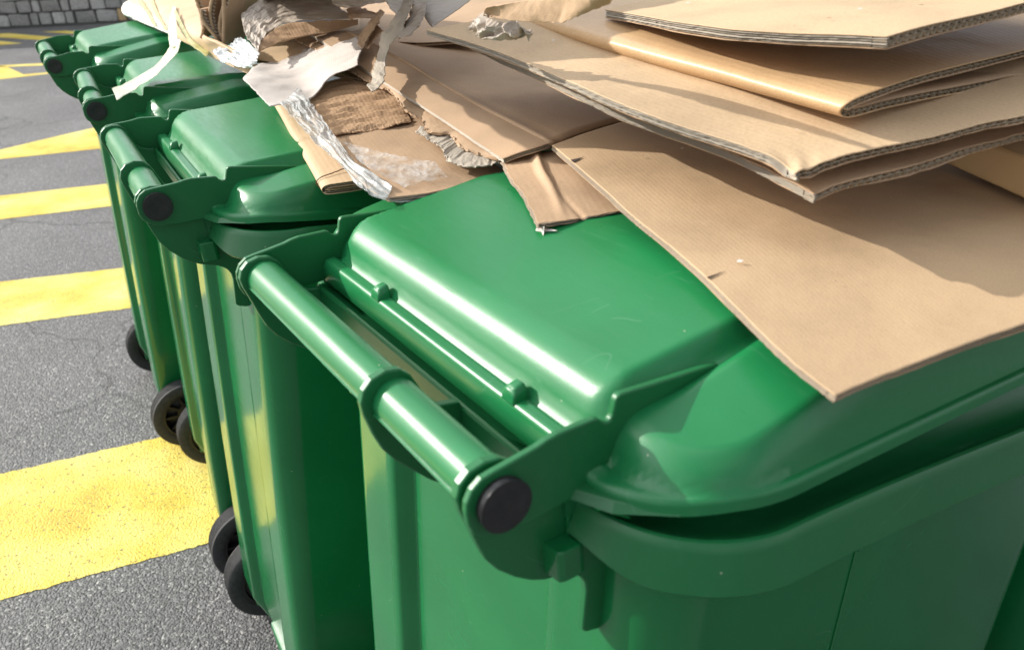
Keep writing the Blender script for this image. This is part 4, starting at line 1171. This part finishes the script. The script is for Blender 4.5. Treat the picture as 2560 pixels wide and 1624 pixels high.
def crumple(label, cat, P, Lu, Lv, mat, amp=.006, freq=40., rag=.002, ragf=200., sides='bltr', nu=70, nv=50, sharp=1., seed=0., name='torn_paper', thick=.0004, smooth=False, group=None, curl=None, folds=None, aniso=None):
    """paper or film patch with creased relief"""
    B_ = noisy(P, rag, sides, ragf, 0, 1, .08, seed)
    def F(u, v):
        p = B_(u, v)
        n_ = nrm(P, u, v)
        q = p*freq+Vector((seed*3.1, seed, -seed))
        if aniso: q = Vector((u*Lu*aniso[0]+noise.noise(p*20)*.8, v*Lv*aniso[1]+noise.noise(p*23+Vector((5, 0, 0)))*.8, seed))
        a = 1-2*abs(noise.noise(q)); b_ = 1-2*abs(noise.noise(q*2.3+Vector((7, 1, 3)))); c_ = noise.noise(q*5.1)
        h = amp*(sharp*(a*.6+b_*.3)+(1-sharp)*noise.noise(q)*1.4+c_*.12)
        if folds:
            for (ang, f_, am) in folds:
                t = (u*Lu*cos(ang)+v*Lv*sin(ang))*f_+.6*noise.noise(p*14)
                h += am*(abs((t % 1)-.5)*2-.5)
        p = p+n_*h
        if curl: p = p+Vector(curl(u, v))
        return p
    o = grid_mesh(name, F, nu, nv, mat, None, thick, Lu, Lv, smooth)
    tag(o, label, cat, group)
    return o

G1 = 'flattened cardboard boxes piled over the bins'
# --- unfolded box: long flap S1, back panels, torn layer
P, Lu, Lv = coons(DATA['S1'])
board('large flat cardboard panel reaching over the nearest bin lid, pointed front corner', 'cardboard sheet', P, Lu, Lv, .0055, 'b', 'l', M_CARD, .0008, .0012, 80, 70, seed=1, group=G1)
P, Lu, Lv = coons(DATA['S2a'])
pan = board('creased cardboard panel with short fluted front edge, crossed by a sunlit patch', 'cardboard sheet', P, Lu, Lv, .0058, 'b', 'l', M_CARD_PINK, .0006, .0008, 24, 60, seed=2, group=G1)
P, Lu, Lv = coons(DATA['S2b'])
def Pr(u, v, P=P):                    # rounded score line where it meets the narrow panel
    return P(u, v)+Vector((0, 0, .0022*math.exp(-(u/.012)**2)-.0018*math.exp(-((u-.022)/.009)**2)))
sb = grid_mesh('back_panel', noisy(Pr, 0, '', 1, .0015, 8, .03, 3), 90, 50, M_CARD_PINK, pan, .005, Lu, Lv)
P, Lu, Lv = coons(DATA['S3'])
def Pz(u, v, P=P): return P(u, v)-Vector((0, 0, .004*(1-u)**2))
t3 = crumple('torn brown board strip left of the long slit, ragged left edge', 'torn cardboard', Pz, Lu, Lv, M_CARD_PINK, .0012, 60., .006, 210., 'l', 40, 220, .5, 4, 'torn_cardboard', .0018)
P, Lu, Lv = coons(DATA['S3lin'])
crumple('ragged grey torn liner hanging below the torn board edge', 'torn paper', P, Lu, Lv, M_TORN, .0035, 60., .006, 190., 'b', 130, 30, .6, 5, 'torn_paper', .0012, True, aniso=(90, 25))

# slits at the long panel's left edge, their gap shade laid on as dark patches
P, Lu, Lv = coons(DATA['S1'])
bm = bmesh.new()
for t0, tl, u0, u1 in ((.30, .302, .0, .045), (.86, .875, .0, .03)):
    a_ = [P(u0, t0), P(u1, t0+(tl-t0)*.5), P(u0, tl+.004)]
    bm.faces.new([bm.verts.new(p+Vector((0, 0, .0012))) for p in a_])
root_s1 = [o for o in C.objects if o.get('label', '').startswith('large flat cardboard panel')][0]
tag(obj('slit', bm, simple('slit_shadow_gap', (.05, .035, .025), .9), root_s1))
# --- tongue
P, Lu, Lv = coons(DATA['T'])
def Pt(u, v, P=P):
    k1 = max(0, 1-abs(u-.20-.08*v)/.05)*min(1, v*1.6); k2 = max(0, 1-abs(u-.34+.22*v)/.03)*max(0, .5-v)
    return P(u, v)+Vector((0, 0, .0055*k1-.004*k2))
board('brown ragged cardboard tongue hanging onto the lid beside the panel edge', 'cardboard sheet', Pt, Lu, Lv, .0042, '', 'bl', M_CARD_PINK, .0026, .0022, 60, 60, seed=6, walls=1)

# --- stack on the right
P, Lu, Lv = coons(DATA['K4'])
board('lowest board of the right-hand stack, crushed front edge', 'cardboard sheet', P, Lu, Lv, .0070, 'b', 'l', M_CARD_PINK, .0022, .0018, 80, 60, seed=7, group=G1)
P, Lu, Lv = coons(DATA['K'])
def Pk(u, v, P=P):
    c_ = math.exp(-((u/.06)**2+(v/.06)**2))
    return P(u, v)+Vector((0, 0, -.002*c_+.0012*c_*sin((u*9-v*6)*14)))
board('board with crumpled near corner in the right-hand stack, under the rolled fold', 'cardboard sheet', Pk, Lu, Lv, .0070, 'b', 'l', M_CARD_PALE, .0012, .0012, 110, 80, seed=8, group=G1)
P, Lu, Lv = folded(DATA['K2'])
def Pf(u, v, P=P): return P(u, v)
# section parameter is v, axis parameter is u; flutes on the near end
def Psw(u, v): return Pf(v, u)
board('cardboard folded over in a smooth glossy roll, second from the top of the stack', 'cardboard sheet', Psw, Lv, Lu, .0066, 'b', '', M_CARD_GLOSS, .0005, .0008, 150, 60, flip=-1, seed=9, group=G1)
P, Lu, Lv = coons(DATA['K3'])
board('topmost cardboard sheet of the stack, cut off by the picture edge', 'cardboard sheet', P, Lu, Lv, .0085, 'b', 'l', M_CARD_PALE, .0010, .0015, 80, 60, seed=10, group=G1)

# --- tan carton under the stack
a, b_ = (Vector(p) for p in DATA['boxR'])
d = (b_-a); dn = Vector((-d.y, d.x, 0)).normalized()
if dn.x < 0: dn = -dn
car = empty('carton'); tag(car, 'closed tan carton wedged below the right-hand stack', 'box')
bm = bmesh.new()
h = Vector((0, 0, .034))
lo = [a, b_, b_+dn*.35, a+dn*.35]
loft(bm, [[tuple(p) for p in lo], [tuple(p+h) for p in lo]], True, True, True)
bevel(obj('carton_body', bm, card('carton_kraft', (.50, .33, .16), wave=.05), car), .004, 3)
bm = bmesh.new()
mid = [a+dn*.17, b_+dn*.17]
loft(bm, [[tuple(mid[0]+h*1.012-dn*.025), tuple(mid[1]+h*1.012-dn*.025)], [tuple(mid[0]+h*1.012+dn*.025), tuple(mid[1]+h*1.012+dn*.025)]], False)
obj('packing_tape', bm, M_TAPE, car)

# --- folded board with wired end on the second bin
P, Lu, Lv = folded(DATA['F'])
def Pw(u, v):
    p = P(v, u)
    return p+Vector((0, 0, -.0035*math.exp(-((v-.47)/.012)**2)+.001*sin(v*9)))
fb_ = board('folded double cardboard with open fluted end lying on the second bin lid', 'cardboard sheet', Pw, Lv, Lu, .0052, 'b', '', M_CARD_PALE, .0004, .0006, 110, 90, flip=-1, seed=11)
# twisted wire tie near its end
pts = []
for i in range(40):
    t = i/39; q = Pw(.20+.38*t, .07+.012*sin(t*7)); n_ = nrm(Pw, .20+.38*t, .07)
    pts.append(q-n_*(.0018+.002*abs(sin(t*9))*(t < .4)))
def tube_curve(name, pts, r, mat, parent=None):
    cu = bpy.data.curves.new(name, 'CURVE'); cu.dimensions = '3D'; cu.bevel_depth = r; cu.bevel_resolution = 3
    sp = cu.splines.new('POLY'); sp.points.add(len(pts)-1)
    for k, p in zip(sp.points, pts): k.co = (*p, 1)
    cu.materials.append(mat)
    o = bpy.data.objects.new(name, cu); C.objects.link(o); o.parent = parent
    me = bpy.data.meshes.new_from_object(o.evaluated_get(bpy.context.evaluated_depsgraph_get()))
    bpy.data.objects.remove(o)
    o2 = link_mesh(name, me, None, parent)
    return o2
M_WIRE = simple('rusty_wire', (.16, .08, .04), .6, 0, 80.)
tag(tube_curve('wire_tie', pts, .0007, M_WIRE), 'thin rusty wire tied round the folded board end', 'wire')

# --- brown tray
P, Lu, Lv = coons(DATA['tray'])
board('torn brown cardboard tray lying between the two nearest lids, wrapped in film', 'torn cardboard', P, Lu, Lv, .0045, '', 'b', M_CARD_PINK, .001, .0022, 60, 60, seed=12, walls=1, name='torn_cardboard')
P, Lu, Lv = coons(DATA['tray2'])
crumple('rippled torn brown plies above the wrapped tray', 'torn cardboard', P, Lu, Lv, M_BROWNPAPER, .002, 40., .005, 160., 'blr', 80, 80, .4, 13, 'torn_cardboard', .0016, folds=[(1.45, 55., .0035), (1.75, 21., .003)])

# --- papers
P, Lu, Lv = coons(DATA['S5'])
board('pale cardboard showing between the wrinkled paper and the large torn piece', 'cardboard sheet', P, Lu, Lv, .005, '', 'l', M_CARD_PALE, .001, .0015, 40, 40, seed=17, walls=1)
P, Lu, Lv = coons(DATA['P1'])
crumple('large pale torn piece of paper with ragged edges drooping over the third lid', 'torn paper', P, Lu, Lv, M_PALE, .0018, 30., .0035, 260., 'bltr', 90, 60, .2, 14, 'torn_paper', .0010, True, curl=lambda u, v: (0, 0, .006*sin(pi*v)*(1-u)-.008*math.exp(-((u-.45)/.18)**2)))
P, Lu, Lv = coons(DATA['P2'])
crumple('wrinkled pale kraft paper rising behind the torn piece', 'torn paper', P, Lu, Lv, M_KRAFTPALE, .005, 34., .002, 200., 'bl', 130, 90, .8, 15, 'torn_paper', .0006, True, folds=[(.1, 16., .003)], aniso=(9, 34))
P, Lu, Lv = coons(DATA['O'])  # unseen sheet added over the heap to cast shade on it
crumple('added tall sheet of wrinkled kraft paper above the view, shading the heap', 'torn paper', P, Lu, Lv, M_KRAFTPALE, .012, 12., .012, 30., 'ltr', 60, 60, .6, 19, 'torn_paper', .0015, True)
P, Lu, Lv = coons(DATA['P2b'])
crumple('orange-brown turned-over strip of paper with torn upper edge', 'torn paper', P, Lu, Lv, M_BROWNPAPER, .002, 50., .0045, 330., 't', 160, 16, .4, 16, 'torn_paper', .0008, True)
for k, (key, lab, mt, am) in enumerate((('R1', 'short curled brown paper flap beside the turned-over strip', M_BROWNPAPER, .004), ('R2', 'twisted brown paper strip hanging left of the dangling shred', M_CARD_PINK, .005),
                                        ('R2b', 'dark folded paper scrap behind the twisted strip', M_BROWNPAPER, .003),
                                        ('R3', 'long dangling pale shred of torn board crossing the creased panel', M_TORN, .006), ('R4', 'pinkish paper flap curving at the right of the dangling shred', M_CREASED, .005),
                                        ('R5', 'creased pale paper lump at the upper end of the dangling shred', M_KRAFTPALE, .006))):
    P, Lu, Lv = coons(DATA[key])
    crumple(lab, 'torn paper', P, Lu, Lv, mt, am, 60., .003, 260., 'bt', 90, 14, .7, 20+k, 'torn_paper', .0010, True)
P, Lu, Lv = coons(DATA['P6'])
crumple('smooth grey kraft sheet at the upper edge between shred and crumpled roll', 'torn paper', P, Lu, Lv, M_CREASED, .003, 25., .001, 200., 'b', 50, 40, .5, 30, 'torn_paper', .0008, True)
P, Lu, Lv = coons(DATA['P4'])
crumple('ribbed crumpled paper roll at the very top above the brown flap', 'torn paper', P, Lu, Lv, M_KRAFTPALE, .006, 30., .001, 200., 'b', 70, 50, .6, 31, 'torn_paper', .0008, True, curl=lambda u, v: (0, -.02*sin(pi*v), 0), folds=[(1.2, 45., .003)])
P, Lu, Lv = coons(DATA['C1'])
crumple('brown torn liner sheet stretched over the left end of the stack', 'torn paper', P, Lu, Lv, M_CARD_PINK, .003, 26., .004, 150., 'b', 120, 30, .6, 32, 'torn_paper', .0014, True)
P, Lu, Lv = coons(DATA['C2'])
crumple('crumpled grey paper end sticking out under the brown liner sheet', 'torn paper', P, Lu, Lv, M_CREASED, .016, 42., .003, 200., 'b', 80, 60, .9, 33, 'torn_paper', .0008, False, curl=lambda u, v: (0, -.012*sin(pi*v)*sin(pi*u), 0))

P, Lu, Lv = coons(DATA['S6'])
board('shaded cardboard sheet behind the torn papers at the upper edge', 'cardboard sheet', P, Lu, Lv, .005, '', 'l', M_CARD_PINK, .001, .0015, 30, 30, seed=18, walls=1)
# loose chips and fluff lying on the stack
rn = random.Random(5)
for key, zo, cnt_ in (('K3', 0, 9), ('K', 0, 8), ('S1', 0, 8)):
    P, Lu, Lv = coons(DATA[key])
    bm = bmesh.new()
    for k in range(cnt_):
        u, v = rn.uniform(.03, .6), rn.uniform(.05, .8)
        p = P(u, v)+Vector((0, 0, .0022)); a_ = rn.uniform(0, 6.3); r_ = rn.uniform(.0007, .0020)
        q_ = [bm.verts.new(p+Vector((cos(a_+b2)*r_*(1 if i2 % 2 else 1.8), sin(a_+b2)*r_*(1 if i2 % 2 else .7), .0004*i2))) for i2, b2 in enumerate((0, 1.3, 2.9, 4.4))]
        bm.faces.new(q_)
    tag(obj('paper_bits', bm, M_PALE), kind='stuff')
# --- tied bale of cardboard on the far lids
P, Lu, Lv = coons(DATA['bale'])
bale = empty('cardboard_bale'); tag(bale, 'tied bale of upright cardboard resting on the two farthest lids', 'cardboard bale')
def Pb(u, v): return P(u, v)+Vector((-.10, -.05, .02))*sin(pi*min(1, v))*.25*(1-u)
grid_mesh('outer_wrap', noisy(Pb, .0015, 't', 160, .002, 6, .03, 40), 90, 40, M_CARD_PALE, bale, .006, Lu, Lv)
for i, (p0, p1) in enumerate(DATA['boards']):
    p0, p1 = Vector(p0), Vector(p1)
    away = Vector((.05, 1, 0)).normalized()
    bm = bmesh.new()
    def Pp(u, v, p0=p0, p1=p1): return p0.lerp(p1, v)+away*.45*u+Vector((.006*sin(v*5+i), 0, 0))
    q = grid_mesh('bale_board', noisy(Pp, .002, 'l', 200, .001, 8, .03, 41+i), 20, 60, M_CARD_PINK, bale, .0055, .45, (p1-p0).length)
    q.data.materials.append(M_EDGE)
    # fluted near edge
    bm = bmesh.new(); pv = None; M = int((p1-p0).length/.0011)
    sd_ = away.cross(Vector((0, 0, 1))).normalized()
    for k in range(M+1):
        t = k/M; q0 = Pp(0, t)-away*.0008
        w_ = .0028*(.5+.5*sin(t*(p1-p0).length/.0062*2*pi))
        v0 = bm.verts.new(q0+sd_*(w_*1.6+.0004)); v1 = bm.verts.new(q0+sd_*(w_*1.6+.0004)+away*.01)
        if pv: bm.faces.new((pv[0], v0, v1, pv[1]))
        pv = (v0, v1)
    obj('fluting', bm, M_TORN, bale)
P, Lu, Lv = coons(DATA['board5'])
away = Vector((.25, .95, 0)).normalized()
grid_mesh('bale_board', noisy(P, .001, 'lr', 100, .001, 8, .03, 50), 20, 20, M_CARD_PINK, bale, .006, Lu, Lv)
P, Lu, Lv = coons(DATA['foam'])
crumple('white foam sheet end poking out under the cardboard bale', 'foam sheet', P, Lu, Lv, M_FOAM, .004, 12., .002, 40., 'l', 40, 14, .5, 51, 'foam_sheet', .012, True)
for k, (key, lab, mt) in enumerate((('tapeA', 'white translucent tape hanging down from the bale', M_TAPE), ('tapeB', 'long pale tape end twisted across the third bin lid to its arm', M_TAPE), ('tapeC', 'yellow tape strand running down the bale beside the hanging end', M_TAPEY),
                                    ('tapeD', 'leftmost yellow strap line wrapped round the bale', M_TAPEY), ('tapeE', 'second pale strap line wrapped round the bale', M_TAPEY))):
    P, Lu, Lv = coons(DATA[key])
    crumple(lab, 'tape', P, Lu, Lv, mt, .0025, 30., .0008, 100., 'bt', 70, 10, .5, 60+k, 'tape_strip', .0004, True)
P, Lu, Lv = coons(DATA['PC'])
crumple('crumpled bright white plastic bag scrap left of the pale paper', 'plastic wrap', P, Lu, Lv, M_WHITEWRAP, .012, 34., .004, 120., 'bltr', 90, 60, .9, 70, 'plastic_wrap', .0004, False, aniso=(18, 55))
P, Lu, Lv = coons(DATA['WB'])
crumple('twisted band of clear stretch wrap along the left side of the brown tray', 'plastic wrap', P, Lu, Lv, M_FILM, .0065, 48., .003, 120., 'bt', 190, 44, .9, 71, 'plastic_wrap', .0003, True, aniso=(11, 34))
P, Lu, Lv = coons(DATA['WB2'])
crumple('rolled rim of clear wrap under the front edge of the tray', 'plastic wrap', P, Lu, Lv, M_FILM, .003, 60., .001, 120., 'bt', 90, 12, .8, 72, 'plastic_wrap', .0003, False)
P, Lu, Lv = coons(DATA['film'])
crumple('thin clear film stretched over the tray surface', 'plastic wrap', P, Lu, Lv, M_FILMC, .0035, 50., .003, 60., 'bltr', 80, 50, .9, 73, 'plastic_wrap', .0002, False)
P, Lu, Lv = coons(DATA['film2'])
crumple('loose clear film tail drooping into the dark gap between lids', 'plastic wrap', P, Lu, Lv, M_FILMC, .007, 50., .003, 60., 'bltr', 50, 40, .9, 74, 'plastic_wrap', .0002, False)
P, Lu, Lv = coons(DATA['chip'])
crumple('tiny white paper scrap at the tip of the brown tongue', 'paper scrap', P, Lu, Lv, M_PALE, .0008, 60., .0005, 60., 'b', 16, 6, .5, 75, 'paper_scrap', .0004, True)
P, Lu, Lv = coons(DATA['chip2'])
crumple('thin curled paper sliver hanging from the tongue tip', 'paper scrap', P, Lu, Lv, M_PALE, .0008, 60., .0003, 60., 'b', 16, 6, .5, 76, 'paper_scrap', .0004, True)

# --- waste inside the nearest bin, seen through the gap under its lid
a0 = R(-57.03)
def inbin(x, y, z): return Vector((-.1215+x*cos(a0)-y*sin(a0), .5481+x*sin(a0)+y*cos(a0), z))
Pq = lambda u, v: inbin(-.20+.45*u, .25+.40*v, ZH-.10+.03*v)
o = grid_mesh('waste_board', Pq, 8, 8, M_CARD_PINK, None, .005, .4, .4)
tag(o, 'brown board inside the nearest bin, showing in the gap under its lid', 'cardboard sheet')
